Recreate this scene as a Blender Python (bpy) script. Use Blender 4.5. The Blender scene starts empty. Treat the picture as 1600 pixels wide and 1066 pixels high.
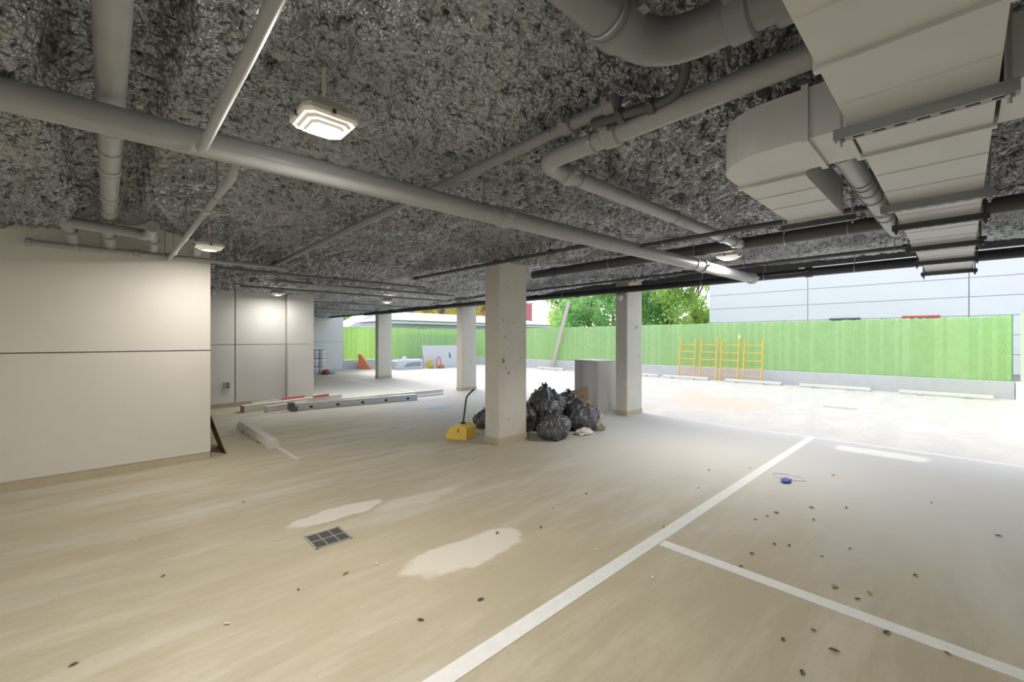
import bpy, math, random
import numpy as np
from mathutils import Vector, noise as mnoise
random.seed(7); rng = np.random.default_rng(7)
S = bpy.context.scene
COL = S.collection
PI = math.pi

# ------------------------------------------------------------------ camera
FPX = 666.7; CH = 1.6; TH = math.radians(46.5)
cam = bpy.data.cameras.new('camera'); cam.sensor_width = 36.0; cam.lens = FPX/1600*36.0
cam.shift_y = -3/1600; cam.clip_end = 300; cam.clip_start = 0.02
co = bpy.data.objects.new('camera', cam); COL.objects.link(co)
co.location = (0, 0, CH); co.rotation_euler = (PI/2, 0, TH-PI/2)
S.camera = co
# ------------------------------------------------------------------ sky, sun, exposure
W = bpy.data.worlds.new('world'); S.world = W; W.use_nodes = True
nt = W.node_tree; bg = nt.nodes['Background']
sky = nt.nodes.new('ShaderNodeTexSky'); sky.sky_type = 'NISHITA'; sky.sun_disc = False
sky.sun_elevation = math.radians(46); sky.sun_rotation = math.radians(4); sky.air_density = 0.9; sky.dust_density = 2.0; sky.ozone_density = 0.7
hs = nt.nodes.new('ShaderNodeHueSaturation'); hs.inputs['Saturation'].default_value = 0.52
nt.links.new(sky.outputs[0], hs.inputs['Color']); nt.links.new(hs.outputs[0], bg.inputs[0]); bg.inputs[1].default_value = 0.36
sun = bpy.data.lights.new('sun', 'SUN'); sun.energy = 1.4; sun.angle = math.radians(0.8); sun.color = (1, 0.95, 0.86)
so = bpy.data.objects.new('sun', sun); COL.objects.link(so)
SUN = Vector((0.075, 1.0, 1.0)).normalized()
so.rotation_euler = SUN.to_track_quat('Z', 'Y').to_euler(); so.location = (10, 30, 30)
S.view_settings.view_transform = 'Standard'; S.view_settings.look = 'None'
S.view_settings.gamma = 1.0; S.view_settings.use_curve_mapping = False
S.view_settings.exposure = 0.5
LAMP_W = 43.0; LAMP_C = (1.0, 0.94, 0.86)

# ------------------------------------------------------------------ pixel -> place
FW = (math.cos(TH), math.sin(TH)); RT = (math.sin(TH), -math.cos(TH))
def ray(px, py):
    a = (px-800)/FPX
    return (FW[0]+a*RT[0], FW[1]+a*RT[1], (530-py)/FPX)
def PZ(px, py, z=0.0):
    r = ray(px, py); t = (z-CH)/r[2]; return Vector((r[0]*t, r[1]*t, z))
def PX(px, py, x):
    r = ray(px, py); t = x/r[0]; return Vector((x, r[1]*t, CH+r[2]*t))
def PY(px, py, y):
    r = ray(px, py); t = y/r[1]; return Vector((r[0]*t, y, CH+r[2]*t))

# ------------------------------------------------------------------ materials
MATS = {}
def mat(name, c, rough=0.6, metal=0.0, var=0.08, scale=6.0, bump=0.0, bscale=40.0, spec=0.5, trans=None, emit=None, estr=0.0, coat=0.0):
    if name in MATS: return MATS[name]
    m = bpy.data.materials.new(name); m.use_nodes = True; n = m.node_tree.nodes; l = m.node_tree.links
    b = n['Principled BSDF']; b.inputs['Roughness'].default_value = rough; b.inputs['Metallic'].default_value = metal
    b.inputs['Specular IOR Level'].default_value = spec; b.inputs['Coat Weight'].default_value = coat
    tc = n.new('ShaderNodeTexCoord'); geo = n.new('ShaderNodeNewGeometry')
    no = n.new('ShaderNodeTexNoise'); no.inputs['Scale'].default_value = scale; no.inputs['Detail'].default_value = 5
    l.new(geo.outputs['Position'], no.inputs['Vector'])
    mx = n.new('ShaderNodeMix'); mx.data_type = 'RGBA'
    mx.inputs[6].default_value = (*[max(0, v*(1-var)) for v in c], 1); mx.inputs[7].default_value = (*[min(1, v*(1+var)) for v in c], 1)
    l.new(no.outputs['Fac'], mx.inputs[0]); l.new(mx.outputs[2], b.inputs['Base Color'])
    if bump:
        bn = n.new('ShaderNodeTexNoise'); bn.inputs['Scale'].default_value = bscale; bn.inputs['Detail'].default_value = 6
        l.new(geo.outputs['Position'], bn.inputs['Vector'])
        bp = n.new('ShaderNodeBump'); bp.inputs['Strength'].default_value = bump; bp.inputs['Distance'].default_value = 0.01
        l.new(bn.outputs['Fac'], bp.inputs['Height']); l.new(bp.outputs['Normal'], b.inputs['Normal'])
    if emit:
        b.inputs['Emission Color'].default_value = (*emit, 1); b.inputs['Emission Strength'].default_value = estr
    if trans:
        tr = n.new('ShaderNodeBsdfTranslucent'); tr.inputs[0].default_value = (*trans, 1)
        ms = n.new('ShaderNodeMixShader'); ms.inputs[0].default_value = 0.45
        l.new(b.outputs[0], ms.inputs[1]); l.new(tr.outputs[0], ms.inputs[2])
        l.new(ms.outputs[0], n['Material Output'].inputs['Surface'])
    MATS[name] = m; return m

# ------------------------------------------------------------------ mesh builder
class MB:
    def __init__(s): s.v = []; s.f = []
    def add(s, v, f):
        o = len(s.v); s.v += [tuple(p) for p in v]; s.f += [tuple(i+o for i in q) for q in f]; return s
    def box(s, x0, x1, y0, y1, z0, z1):
        v = [(x, y, z) for x in (x0, x1) for y in (y0, y1) for z in (z0, z1)]
        return s.add(v, [(0,1,3,2),(4,6,7,5),(0,4,5,1),(2,3,7,6),(0,2,6,4),(1,5,7,3)])
    def obox(s, c, u, v, w):   # centre and three half vectors
        c, u, v, w = map(Vector, (c, u, v, w))
        if u.cross(v).dot(w) < 0: w = -w
        p = [c+a*u+b*v+d*w for a in (-1,1) for b in (-1,1) for d in (-1,1)]
        return s.add(p, [(0,1,3,2),(4,6,7,5),(0,4,5,1),(2,3,7,6),(0,2,6,4),(1,5,7,3)])
    def bevbox(s, x0, x1, y0, y1, z0, z1, b):
        # box with chamfered vertical edges and chamfered top
        def ring(i, z): return [(x0+b+i,y0+i,z),(x1-b-i,y0+i,z),(x1-i,y0+b+i,z),(x1-i,y1-b-i,z),(x1-b-i,y1-i,z),(x0+b+i,y1-i,z),(x0+i,y1-b-i,z),(x0+i,y0+b+i,z)]
        rs = [ring(0,z0), ring(0,z1-b), ring(b*0.7,z1)]
        v = sum(rs, []); f = [tuple(range(7,-1,-1)), tuple(range(16,24))]
        for k in range(2):
            for i in range(8): f.append((k*8+i, k*8+(i+1)%8, (k+1)*8+(i+1)%8, (k+1)*8+i))
        return s.add(v, f)
    def tube(s, pts, r, n=14, caps=True, closed=False):
        pts = [Vector(p) for p in pts]; N = len(pts); rs = r if isinstance(r, (list, tuple)) else [r]*N
        t0 = (pts[1]-pts[0]).normalized()
        up = Vector((0,0,1)) if abs(t0.z) < 0.9 else Vector((1,0,0))
        u = t0.cross(up).normalized(); V = []
        for i in range(N):
            if closed: t = (pts[(i+1) % N]-pts[i-1]).normalized()
            else: t = (pts[min(i+1,N-1)]-pts[max(i-1,0)]).normalized()
            u = (u-t*u.dot(t)).normalized(); w = t.cross(u)
            V += [pts[i]+rs[i]*(math.cos(2*PI*k/n)*u+math.sin(2*PI*k/n)*w) for k in range(n)]
        F = []
        for i in range(N if closed else N-1):
            j = (i+1) % N
            for k in range(n): F.append((i*n+k, i*n+(k+1) % n, j*n+(k+1) % n, j*n+k))
        if caps and not closed: F += [tuple(range(n-1,-1,-1)), tuple(range((N-1)*n, N*n))]
        return s.add(V, F)
    def cyl(s, a, b, r, n=14, r2=None): return s.tube([a, b], [r, r if r2 is None else r2], n)
    def ring(s, c, axis, R, r, n=20, m=6):
        c = Vector(c); ax = Vector(axis).normalized(); u = ax.orthogonal().normalized(); w = ax.cross(u)
        return s.tube([c+R*(math.cos(2*PI*k/n)*u+math.sin(2*PI*k/n)*w) for k in range(n)], r, m, closed=True)
    def lathe(s, c, prof, n=20):
        c = Vector(c); V = []; F = []
        for r, z in prof: V += [c+Vector((r*math.cos(2*PI*k/n), r*math.sin(2*PI*k/n), z)) for k in range(n)]
        for i in range(len(prof)-1):
            for k in range(n): F.append((i*n+k, i*n+(k+1) % n, (i+1)*n+(k+1) % n, (i+1)*n+k))
        F += [tuple(range(n-1,-1,-1)), tuple(range((len(prof)-1)*n, len(prof)*n))]
        return s.add(V, F)
    def prism(s, poly, h):      # closed polygon (3d points) extruded along h
        p = [Vector(q) for q in poly]; h = Vector(h); n = len(p)
        nrm = Vector((0,0,0))
        for i in range(n): nrm += p[i].cross(p[(i+1) % n])
        if nrm.dot(h) < 0: p = p[::-1]
        V = p+[q+h for q in p]; F = [tuple(range(n-1,-1,-1)), tuple(range(n, 2*n))]
        for i in range(n): F.append((i, (i+1) % n, n+(i+1) % n, n+i))
        return s.add(V, F)
    def build(s, name, m, parent=None, smooth=False, at=None):
        base = Vector((0,0,0))
        if parent is not None:
            r = parent
            while r.parent: r = r.parent
            base = Vector(r.location)
        elif at is not None: base = Vector(at)
        me = bpy.data.meshes.new(name)
        me.from_pydata([(v[0]-base[0], v[1]-base[1], v[2]-base[2]) for v in s.v], [], s.f)
        if smooth: me.shade_smooth(); me.set_sharp_from_angle(angle=math.radians(40))
        me.materials.append(m)
        o = bpy.data.objects.new(name, me); COL.objects.link(o)
        if parent is not None: o.parent = parent
        elif at is not None: o.location = base
        return o
def tag(o, label=None, cat=None, group=None, kind=None):
    if label: o['label'] = label
    if cat: o['category'] = cat
    if group: o['group'] = group
    if kind: o['kind'] = kind
    return o
def empty(name, loc, label, cat, group=None, kind=None):
    o = bpy.data.objects.new(name, None); o.empty_display_size = 0.1; COL.objects.link(o); o.location = loc
    return tag(o, label, cat, group, kind)
def copy_tree(o, parent=None):
    c = o.copy(); COL.objects.link(c); c.parent = parent
    for ch in list(o.children): copy_tree(ch, c)
    return c
def bez(a, b, c, n=8):
    a, b, c = Vector(a), Vector(b), Vector(c)
    return [a*(1-t)**2+2*b*t*(1-t)+c*t*t for t in [i/n for i in range(n+1)]]

# ------------------------------------------------------------------ material list
PAINT = mat('grey_ceiling_paint', (0.235, 0.242, 0.255), 0.42, var=0.12, scale=9, bump=0.06, bscale=160)
PIPE = mat('grey_pipe_paint', (0.36, 0.366, 0.378), 0.38, var=0.10, scale=7, bump=0.03, bscale=90)
DARKP = mat('dark_pipe_paint', (0.085, 0.086, 0.09), 0.4, var=0.15, scale=6)
BLACKP = mat('black_pipe', (0.02, 0.021, 0.024), 0.35, var=0.2, scale=5)
DUCT = mat('painted_sheet_metal', (0.57, 0.572, 0.575), 0.42, var=0.07, scale=4, bump=0.02, bscale=12)
STEEL = mat('galvanised_steel', (0.45, 0.45, 0.45), 0.35, 0.7, var=0.12, scale=20)
DSTEEL = mat('dark_hanger_steel', (0.06, 0.06, 0.062), 0.4, 0.3, var=0.2, scale=20)
WALLP = mat('cream_wall_paint', (0.70, 0.675, 0.62), 0.8, var=0.05, scale=2.2, bump=0.12, bscale=55)
WALLB = mat('white_wall_paint', (0.72, 0.715, 0.70), 0.8, var=0.04, scale=2.0, bump=0.08, bscale=60)
GROOVE = mat('joint_grey', (0.28, 0.265, 0.24), 0.9)  # darker grey backing that shows between the wall panels
RAWC = mat('raw_concrete_kerb', (0.50, 0.44, 0.31), 0.9, var=0.15, scale=9, bump=0.2, bscale=60)
WHITEL = mat('white_road_paint', (0.84, 0.84, 0.83), 0.75, var=0.10, scale=14, bump=0.1, bscale=120)
STOPC = mat('wheel_stop_concrete', (0.62, 0.60, 0.55), 0.85, var=0.12, scale=10, bump=0.15, bscale=70)
KERB = mat('fence_kerb_concrete', (0.62, 0.62, 0.615), 0.9, var=0.10, scale=3.5, bump=0.15, bscale=45)
YEL = mat('yellow_frame_paint', (0.85, 0.48, 0.06), 0.45, var=0.08)
WOOD = mat('raw_lumber', (0.52, 0.47, 0.39), 0.8, var=0.12, scale=12)
CARD = mat('brown_cardboard', (0.42, 0.29, 0.17), 0.85, var=0.12)
WPLAS = mat('white_plastic', (0.80, 0.80, 0.80), 0.45, var=0.03)

def concrete(name, ca, cb, cc, streak, patches):
    m = bpy.data.materials.new(name); m.use_nodes = True; n = m.node_tree.nodes; l = m.node_tree.links
    b = n['Principled BSDF']; b.inputs['Roughness'].default_value = 0.72; b.inputs['Specular IOR Level'].default_value = 0.35
    geo = n.new('ShaderNodeNewGeometry')
    def noise(sc, det=5, vec=None, rough=0.6):
        x = n.new('ShaderNodeTexNoise'); x.inputs['Scale'].default_value = sc; x.inputs['Detail'].default_value = det; x.inputs['Roughness'].default_value = rough
        l.new(vec or geo.outputs['Position'], x.inputs['Vector']); return x.outputs['Fac']
    def mix(fac, a, bcol, mode='MIX'):
        x = n.new('ShaderNodeMix'); x.data_type = 'RGBA'; x.blend_type = mode
        for sock, val in ((0, fac), (6, a), (7, bcol)):
            if hasattr(val, 'is_linked'): l.new(val, x.inputs[sock])
            elif sock == 0: x.inputs[0].default_value = val
            else: x.inputs[sock].default_value = (*val, 1)
        return x.outputs[2]
    def ramp(v, lo, hi):
        x = n.new('ShaderNodeMapRange'); x.inputs[1].default_value = lo; x.inputs[2].default_value = hi; x.interpolation_type = 'SMOOTHSTEP'
        l.new(v, x.inputs[0]); return x.outputs[0]
    mp = n.new('ShaderNodeMapping'); mp.inputs['Scale'].default_value = streak
    l.new(geo.outputs['Position'], mp.inputs['Vector'])
    col = mix(ramp(noise(0.55, 4), 0.35, 0.66), ca, cb)
    col = mix(ramp(noise(2.3, 8, mp.outputs[0], 0.7), 0.42, 0.62), [v*0.93 for v in ca], col)
    col = mix(ramp(noise(1.0, 7, mp.outputs[0]), 0.50, 0.74), col, cc)
    sp = noise(38, 3); col = mix(ramp(sp, 0.62, 0.74), col, [v*0.82 for v in ca])
    wob = n.new('ShaderNodeTexNoise'); wob.inputs['Scale'].default_value = 2.6; wob.inputs['Detail'].default_value = 4
    l.new(geo.outputs['Position'], wob.inputs['Vector'])
    for (px_, py_, rx, ry, pc, soft, amt) in patches:
        sb = n.new('ShaderNodeVectorMath'); sb.operation = 'SUBTRACT'; l.new(geo.outputs['Position'], sb.inputs[0]); sb.inputs[1].default_value = (px_, py_, 0)
        ws = n.new('ShaderNodeVectorMath'); ws.operation = 'MULTIPLY_ADD'; l.new(wob.outputs['Color'], ws.inputs[0]); ws.inputs[1].default_value = (0.5*rx+0.25, 0.5*ry+0.2, 0); 
        l.new(sb.outputs[0], ws.inputs[2])
        s2 = n.new('ShaderNodeVectorMath'); s2.operation = 'SUBTRACT'; l.new(ws.outputs[0], s2.inputs[0]); s2.inputs[1].default_value = (0.25*rx+0.125, 0.25*ry+0.1, 0)
        dv = n.new('ShaderNodeVectorMath'); dv.operation = 'MULTIPLY'; l.new(s2.outputs[0], dv.inputs[0]); dv.inputs[1].default_value = (1/rx, 1/ry, 0)
        ln = n.new('ShaderNodeVectorMath'); ln.operation = 'LENGTH'; l.new(dv.outputs[0], ln.inputs[0])
        f = ramp(ln.outputs['Value'], 1.0+soft, 1.0-soft)
        mu = n.new('ShaderNodeMath'); mu.operation = 'MULTIPLY'; l.new(f, mu.inputs[0]); mu.inputs[1].default_value = amt
        col = mix(mu.outputs[0], col, pc)
    l.new(col, b.inputs['Base Color'])
    bp = n.new('ShaderNodeBump'); bp.inputs['Strength'].default_value = 0.18; bp.inputs['Distance'].default_value = 0.006
    l.new(noise(70, 8), bp.inputs['Height']); l.new(bp.outputs['Normal'], b.inputs['Normal'])
    return m
TAN = (0.52, 0.465, 0.335); TAN2 = (0.59, 0.54, 0.42); PALE = (0.63, 0.60, 0.515)
FLOORM = concrete('garage_floor_concrete', TAN, TAN2, PALE, (0.35, 1.6, 1.0), [
    (1.55, 3.95, 0.42, 0.13, (0.75, 0.71, 0.64), 0.10, 0.9), (1.95, 2.55, 0.50, 0.20, (0.75, 0.71, 0.63), 0.12, 0.85),
    (2.3, 3.75, 0.5, 0.12, (0.72, 0.68, 0.6), 0.35, 0.6), (7.6, 3.0, 2.6, 7.0, (0.60, 0.60, 0.585), 0.6, 0.9), (5.5, 2.6, 1.8, 1.4, (0.62, 0.605, 0.56), 0.6, 0.6), (5.6, 0.2, 1.8, 1.2, (0.61, 0.60, 0.57), 0.6, 0.7),  # broad soft greys: concrete tone plus cool daylight painted in toward the yard
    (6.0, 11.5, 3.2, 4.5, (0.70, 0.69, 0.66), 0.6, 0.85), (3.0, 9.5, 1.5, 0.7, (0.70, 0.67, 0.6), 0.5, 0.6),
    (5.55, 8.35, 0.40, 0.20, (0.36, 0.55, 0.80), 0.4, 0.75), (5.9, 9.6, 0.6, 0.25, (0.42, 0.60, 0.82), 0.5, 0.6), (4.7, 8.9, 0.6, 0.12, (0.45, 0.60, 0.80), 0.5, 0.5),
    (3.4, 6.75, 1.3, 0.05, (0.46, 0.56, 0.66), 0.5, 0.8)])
PAVEM = concrete('yard_pavement_concrete', (0.465, 0.453, 0.425), (0.485, 0.473, 0.448), (0.505, 0.495, 0.475), (0.5, 1.2, 1.0), [
    (11.2, 4.2, 1.3, 1.0, (0.50, 0.37, 0.26), 0.7, 0.6), (12.5, 5.5, 0.8, 0.4, (0.48, 0.38, 0.28), 0.7, 0.5)])

# ------------------------------------------------------------------ structure: ground
m = MB(); m.box(-9, 8.38, -1.0, 22.9, -0.2, 0.0)
floor = tag(m.build('floor', FLOORM), 'tan concrete garage floor with pale patches, dust and painted cool daylight', kind='structure')
m = MB(); m.box(8.38, 17.7, -6, 23.1, -0.2, 0.0); m.box(-40, -9, -30, 40, -0.2, 0.0)
m.box(17.7, 80, -30, 80, -0.25, -0.02); m.box(-9, 17.7, 23.1, 80, -0.25, -0.02); m.box(-9, 17.7, -30, -6, -0.25, -0.02)
tag(m.build('pavement', PAVEM), 'pale concrete parking yard open to the sun', kind='structure')

# ------------------------------------------------------------------ structure: walls
def panel_wall(name, label, m_, rects, back, groove=GROOVE):
    b = MB(); b.box(*back); o = b.build(name, groove); tag(o, label, kind='structure')
    for r in rects:
        q = MB(); q.box(*r); q.build('panel', m_, o)
    return o
YW = 6.9; XE = 1.0
wl = panel_wall('wall_left', 'cream painted concrete wall with one horizontal joint beside the camera', WALLP,
    [(-9, XE, YW, YW+0.06, 0.10, 1.443), (-9, XE, YW, YW+0.06, 1.457, 3.2)], (-9, XE-0.002, YW+0.03, 9.0, 0.0, 3.2))
m = MB(); m.box(-9, XE-0.003, YW+0.006, YW+0.05, 0.0, 0.10); m.build('base_strip', RAWC, wl)
Y2 = 11.8
x1 = PY(367.5, 600, Y2).x
wb = panel_wall('wall_back', 'off-white panelled wall behind the long cartons', WALLB,
    [(-3, x1-0.012, Y2, Y2+0.05, 0.1, 1.463), (-3, x1-0.012, Y2, Y2+0.05, 1.477, 3.2), (x1+0.012, 3.28, Y2, Y2+0.05, 0.1, 1.463), (x1+0.012, 3.28, Y2, Y2+0.05, 1.477, 3.2),
     (3.30, 3.92, Y2-0.14, Y2+0.05, 0.0, 1.465), (3.30, 3.92, Y2-0.14, Y2+0.05, 1.475, 3.2), (3.90, 3.95, Y2+0.06, 17.2, 0, 3.2), (3.90, 3.95, 17.22, 22.88, 0, 3.2)], (-3, 3.91, Y2+0.03, 22.9, 0, 3.2))  # white +X side panels, out of view, added to bounce light onto the far column
m = MB(); m.box(-3, 3.29, Y2+0.005, Y2+0.04, 0.0, 0.1); m.build('base_strip', RAWC, wb)
Y3 = 22.9
wf = panel_wall('wall_far', 'white panelled end wall beside the stacked buckets', WALLB,
    [(3.9, 6.95, Y3, Y3+0.05, 0, 1.463), (3.9, 6.95, Y3, Y3+0.05, 1.477, 3.2), (6.99, 9.22, Y3, Y3+0.05, 0, 1.463), (6.99, 9.22, Y3, Y3+0.05, 1.477, 3.2)], (3.9, 9.21, Y3+0.03, 23.4, 0, 3.2))
m = MB(); m.box(-9, 8.3, -1.3, -1.0, 0, 3.2)
tag(m.build('wall_right', WALLP), 'cream side wall under the duct on the camera side', kind='structure')

# ------------------------------------------------------------------ structure: ceiling (sprayed foam under a slab)
def smooth(x, a, b):
    t = np.clip((x-a)/(b-a), 0, 1); return t*t*(3-2*t)
def band(x, c, h, s): return smooth(x, c-h-s, c-h)*(1-smooth(x, c+h, c+h+s))
def zbase(x, y):
    x = np.asarray(x, float); y = np.asarray(y, float)
    z = 3.02+0*x+0*y
    z = z-0.19*smooth(y, 6.6, 8.5)                                      # lower towards the back
    z = z-0.13*band(x, 4.6, 0.30, 0.25)*(1-0.6*smooth(y, 6.6, 8.5))*smooth(y, 3.2, 4.4)     # foamed beam over the free column
    z = z-0.12*smooth(x, 6.9, 7.6)*(1-smooth(y, 6.6, 8.5))
    z = z-0.10*band(x, -0.75, 0.42, 0.16)                                # foamed beam beside the big drain pipe
    z = z+0.12*band(x, 0.02, 0.14, 0.14)*(1-smooth(y, 5.6, 6.3))       # pocket the drain pipe runs in
    z = z+0.10*band(x, 1.9, 0.28, 0.2)*(1-smooth(y, 0.7, 1.4))         # pocket behind the elbow pipe
    return z
def hsh(i, j, k):
    n = (i*374761393+j*668265263+k*2147483647) & 0xffffffff
    n = ((n ^ (n >> 13))*1274126177) & 0xffffffff
    return ((n ^ (n >> 16)) & 0xffff)/65535.0
def worley(x, y, k):
    xi = np.floor(x).astype(np.int64); yi = np.floor(y).astype(np.int64); d = np.full(x.shape, 9.0)
    for a in (-1,0,1):
        for b in (-1,0,1):
            cx = xi+a; cy = yi+b
            r = 0.75+0.5*hsh(cx, cy, k+2)
            d = np.minimum(d, ((x-cx-hsh(cx, cy, k))**2+(y-cy-hsh(cx, cy, k+1))**2)*r)
    return d
def vnoise(x, y, k):
    xi = np.floor(x).astype(np.int64); yi = np.floor(y).astype(np.int64); u = x-xi; v = y-yi
    u = u*u*(3-2*u); v = v*v*(3-2*v)
    return (hsh(xi,yi,k)*(1-u)+hsh(xi+1,yi,k)*u)*(1-v)+(hsh(xi,yi+1,k)*(1-u)+hsh(xi+1,yi+1,k)*u)*v
def axis_nodes(lo, hi, c0, c1, fine, grow):
    out = [c0]
    while out[-1] < c1: out.append(out[-1]+fine)
    st = fine
    while out[-1] < hi: st = min(st*grow, 0.11); out.append(out[-1]+st)
    st = fine; left = [c0]
    while left[-1] > lo: st = min(st*1.06, 0.25); left.append(left[-1]-st)
    return np.array(left[:0:-1]+out)
gx = axis_nodes(-9, 8.40, -0.7, 4.0, 0.0112, 1.006); gx = gx[gx <= 8.47]; gx[-1] = 8.46
gy = axis_nodes(-1.05, 23, 0.0, 4.2, 0.0112, 1.0062); gy = gy[gy >= -1.08]
GX, GY = np.meshgrid(gx, gy, indexing='ij')
wx = GX+0.10*(vnoise(GX*3, GY*3, 11)-0.5)+0.025*(vnoise(GX*8, GY*8, 12)-0.5); wy = GY+0.10*(vnoise(GX*3, GY*3, 13)-0.5)+0.025*(vnoise(GX*8, GY*8, 14)-0.5)
rough = 0.35+0.9*vnoise(GX*0.9+3, GY*0.9, 21)                     # smoother and lumpier areas
rough = rough*(1+0.8*band(GX, -0.75, 0.6, 0.2))
hgt = 0.08*(vnoise(wx*1.5, wy*2.2, 1)-0.5)+0.05*(vnoise(wx*4, wy*3.2, 2)-0.5)
dome = lambda fx, fy, k_: np.sqrt(np.clip(1-1.9*worley(wx*fx, wy*fy, k_), 0.0, 1))
hgt += 0.085*rough*dome(6.0, 7.5, 31)
hgt += 0.070*rough*dome(11.5, 14, 41)
hgt += 0.026*dome(19, 22, 51)-0.07
edge = 1-smooth(GX, 8.1, 8.45)
ZZ = zbase(GX, GY)-hgt*(0.35+0.65*edge)
nx, ny = ZZ.shape
verts = np.stack([GX, GY, ZZ], -1).reshape(-1, 3)
idx = np.arange(nx*ny).reshape(nx, ny)
ADDED_SLOT = (7.86, 8.27, 3.18, 4.58)                                      # slot added through slab and foam, shaped to throw a sun patch
cxm = 0.5*(GX[:-1,:-1]+GX[1:,1:]); cym = 0.5*(GY[:-1,:-1]+GY[1:,1:])
keep = ~((cxm > ADDED_SLOT[0]) & (cxm < ADDED_SLOT[1]) & (cym > ADDED_SLOT[2]) & (cym < ADDED_SLOT[3]))
q = np.stack([idx[:-1,:-1], idx[:-1,1:], idx[1:,1:], idx[1:,:-1]], -1)[keep].reshape(-1)
me = bpy.data.meshes.new('ceiling')
nf = len(q)//4
me.vertices.add(len(verts)); me.vertices.foreach_set('co', verts.astype(np.float32).reshape(-1))
me.loops.add(len(q)); me.loops.foreach_set('vertex_index', q.astype(np.int32))
me.polygons.add(nf); me.polygons.foreach_set('loop_start', np.arange(0, nf*4, 4, dtype=np.int32)); me.polygons.foreach_set('loop_total', np.full(nf, 4, np.int32))
me.update(calc_edges=True); me.shade_smooth()
# foam material
FOAM = bpy.data.materials.new('sprayed_foam_grey'); FOAM.use_nodes = True
n = FOAM.node_tree.nodes; l = FOAM.node_tree.links; b = n['Principled BSDF']; b.inputs['Roughness'].default_value = 0.30; b.inputs['Specular IOR Level'].default_value = 0.8
geo = n.new('ShaderNodeNewGeometry')
n1 = n.new('ShaderNodeTexNoise'); n1.inputs['Scale'].default_value = 1.6; n1.inputs['Detail'].default_value = 6; l.new(geo.outputs['Position'], n1.inputs['Vector'])
mr = n.new('ShaderNodeMapRange'); mr.inputs[1].default_value = 0.35; mr.inputs[2].default_value = 0.68; l.new(n1.outputs['Fac'], mr.inputs[0])
mx = n.new('ShaderNodeMix'); mx.data_type = 'RGBA'; mx.inputs[6].default_value = (0.17, 0.182, 0.205, 1); mx.inputs[7].default_value = (0.33, 0.345, 0.375, 1)
l.new(mr.outputs[0], mx.inputs[0])
n2 = n.new('ShaderNodeTexNoise'); n2.inputs['Scale'].default_value = 7; n2.inputs['Detail'].default_value = 3; l.new(geo.outputs['Position'], n2.inputs['Vector'])
mr2 = n.new('ShaderNodeMapRange'); mr2.inputs[1].default_value = 0.70; mr2.inputs[2].default_value = 0.80; l.new(n2.outputs['Fac'], mr2.inputs[0])
mx2 = n.new('ShaderNodeMix'); mx2.data_type = 'RGBA'; mx2.inputs[7].default_value = (0.30, 0.26, 0.17, 1)
l.new(mx.outputs[2], mx2.inputs[6]); l.new(mr2.outputs[0], mx2.inputs[0]); l.new(mx2.outputs[2], b.inputs['Base Color'])
def knobs(sc, dist, prev):
    wv_ = n.new('ShaderNodeTexNoise'); wv_.inputs['Scale'].default_value = sc*0.3; l.new(geo.outputs['Position'], wv_.inputs['Vector'])
    ad = n.new('ShaderNodeVectorMath'); ad.operation = 'MULTIPLY_ADD'; l.new(wv_.outputs['Color'], ad.inputs[0]); ad.inputs[1].default_value = (0.018, 0.018, 0.018); l.new(geo.outputs['Position'], ad.inputs[2])
    vo = n.new('ShaderNodeTexVoronoi'); vo.feature = 'F1'; vo.inputs['Scale'].default_value = sc; l.new(ad.outputs[0], vo.inputs['Vector'])
    sq_ = n.new('ShaderNodeMath'); sq_.operation = 'POWER'; sq_.inputs[1].default_value = 2.0; l.new(vo.outputs['Distance'], sq_.inputs[0])
    iv = n.new('ShaderNodeMath'); iv.operation = 'MULTIPLY'; iv.inputs[1].default_value = -1; l.new(sq_.outputs[0], iv.inputs[0])
    bp = n.new('ShaderNodeBump'); bp.inputs['Strength'].default_value = 1.0; bp.inputs['Distance'].default_value = dist
    l.new(iv.outputs[0], bp.inputs['Height'])
    if prev is not None: l.new(prev.outputs['Normal'], bp.inputs['Normal'])
    return bp
bp = knobs(40, 0.016, knobs(21, 0.030, None))
l.new(bp.outputs['Normal'], b.inputs['Normal']); l.new(bp.outputs['Normal'], b.inputs['Coat Normal'])
b.inputs['Coat Weight'].default_value = 1.0; b.inputs['Coat Roughness'].default_value = 0.20; b.inputs['Coat IOR'].default_value = 2.0
me.materials.append(FOAM)
ceil = bpy.data.objects.new('ceiling', me); COL.objects.link(ceil); tag(ceil, 'lumpy dark grey sprayed foam covering the garage ceiling', kind='structure')
m = MB()
sx0, sx1, sy0, sy1 = ADDED_SLOT
m.box(-9, sx0, -1.3, 23.4, 3.16, 3.30); m.box(sx1, 8.46, -1.3, 23.4, 3.16, 3.30); m.box(sx0, sx1, -1.3, sy0, 3.16, 3.30); m.box(sx0, sx1, sy1, 23.4, 3.16, 3.30)
m.build('slab', KERB, ceil)
m = MB(); m.box(8.46, 8.52, -1.3, 1.9, 2.80, 3.42); m.box(8.46, 8.52, 1.9, 23.4, 2.70, 3.42)
tag(m.build('trim_1', DARKP), 'dark fascia along the slab edge', kind='structure')
def zc(x, y): return float(zbase(np.array([x]), np.array([y]))[0])

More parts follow.
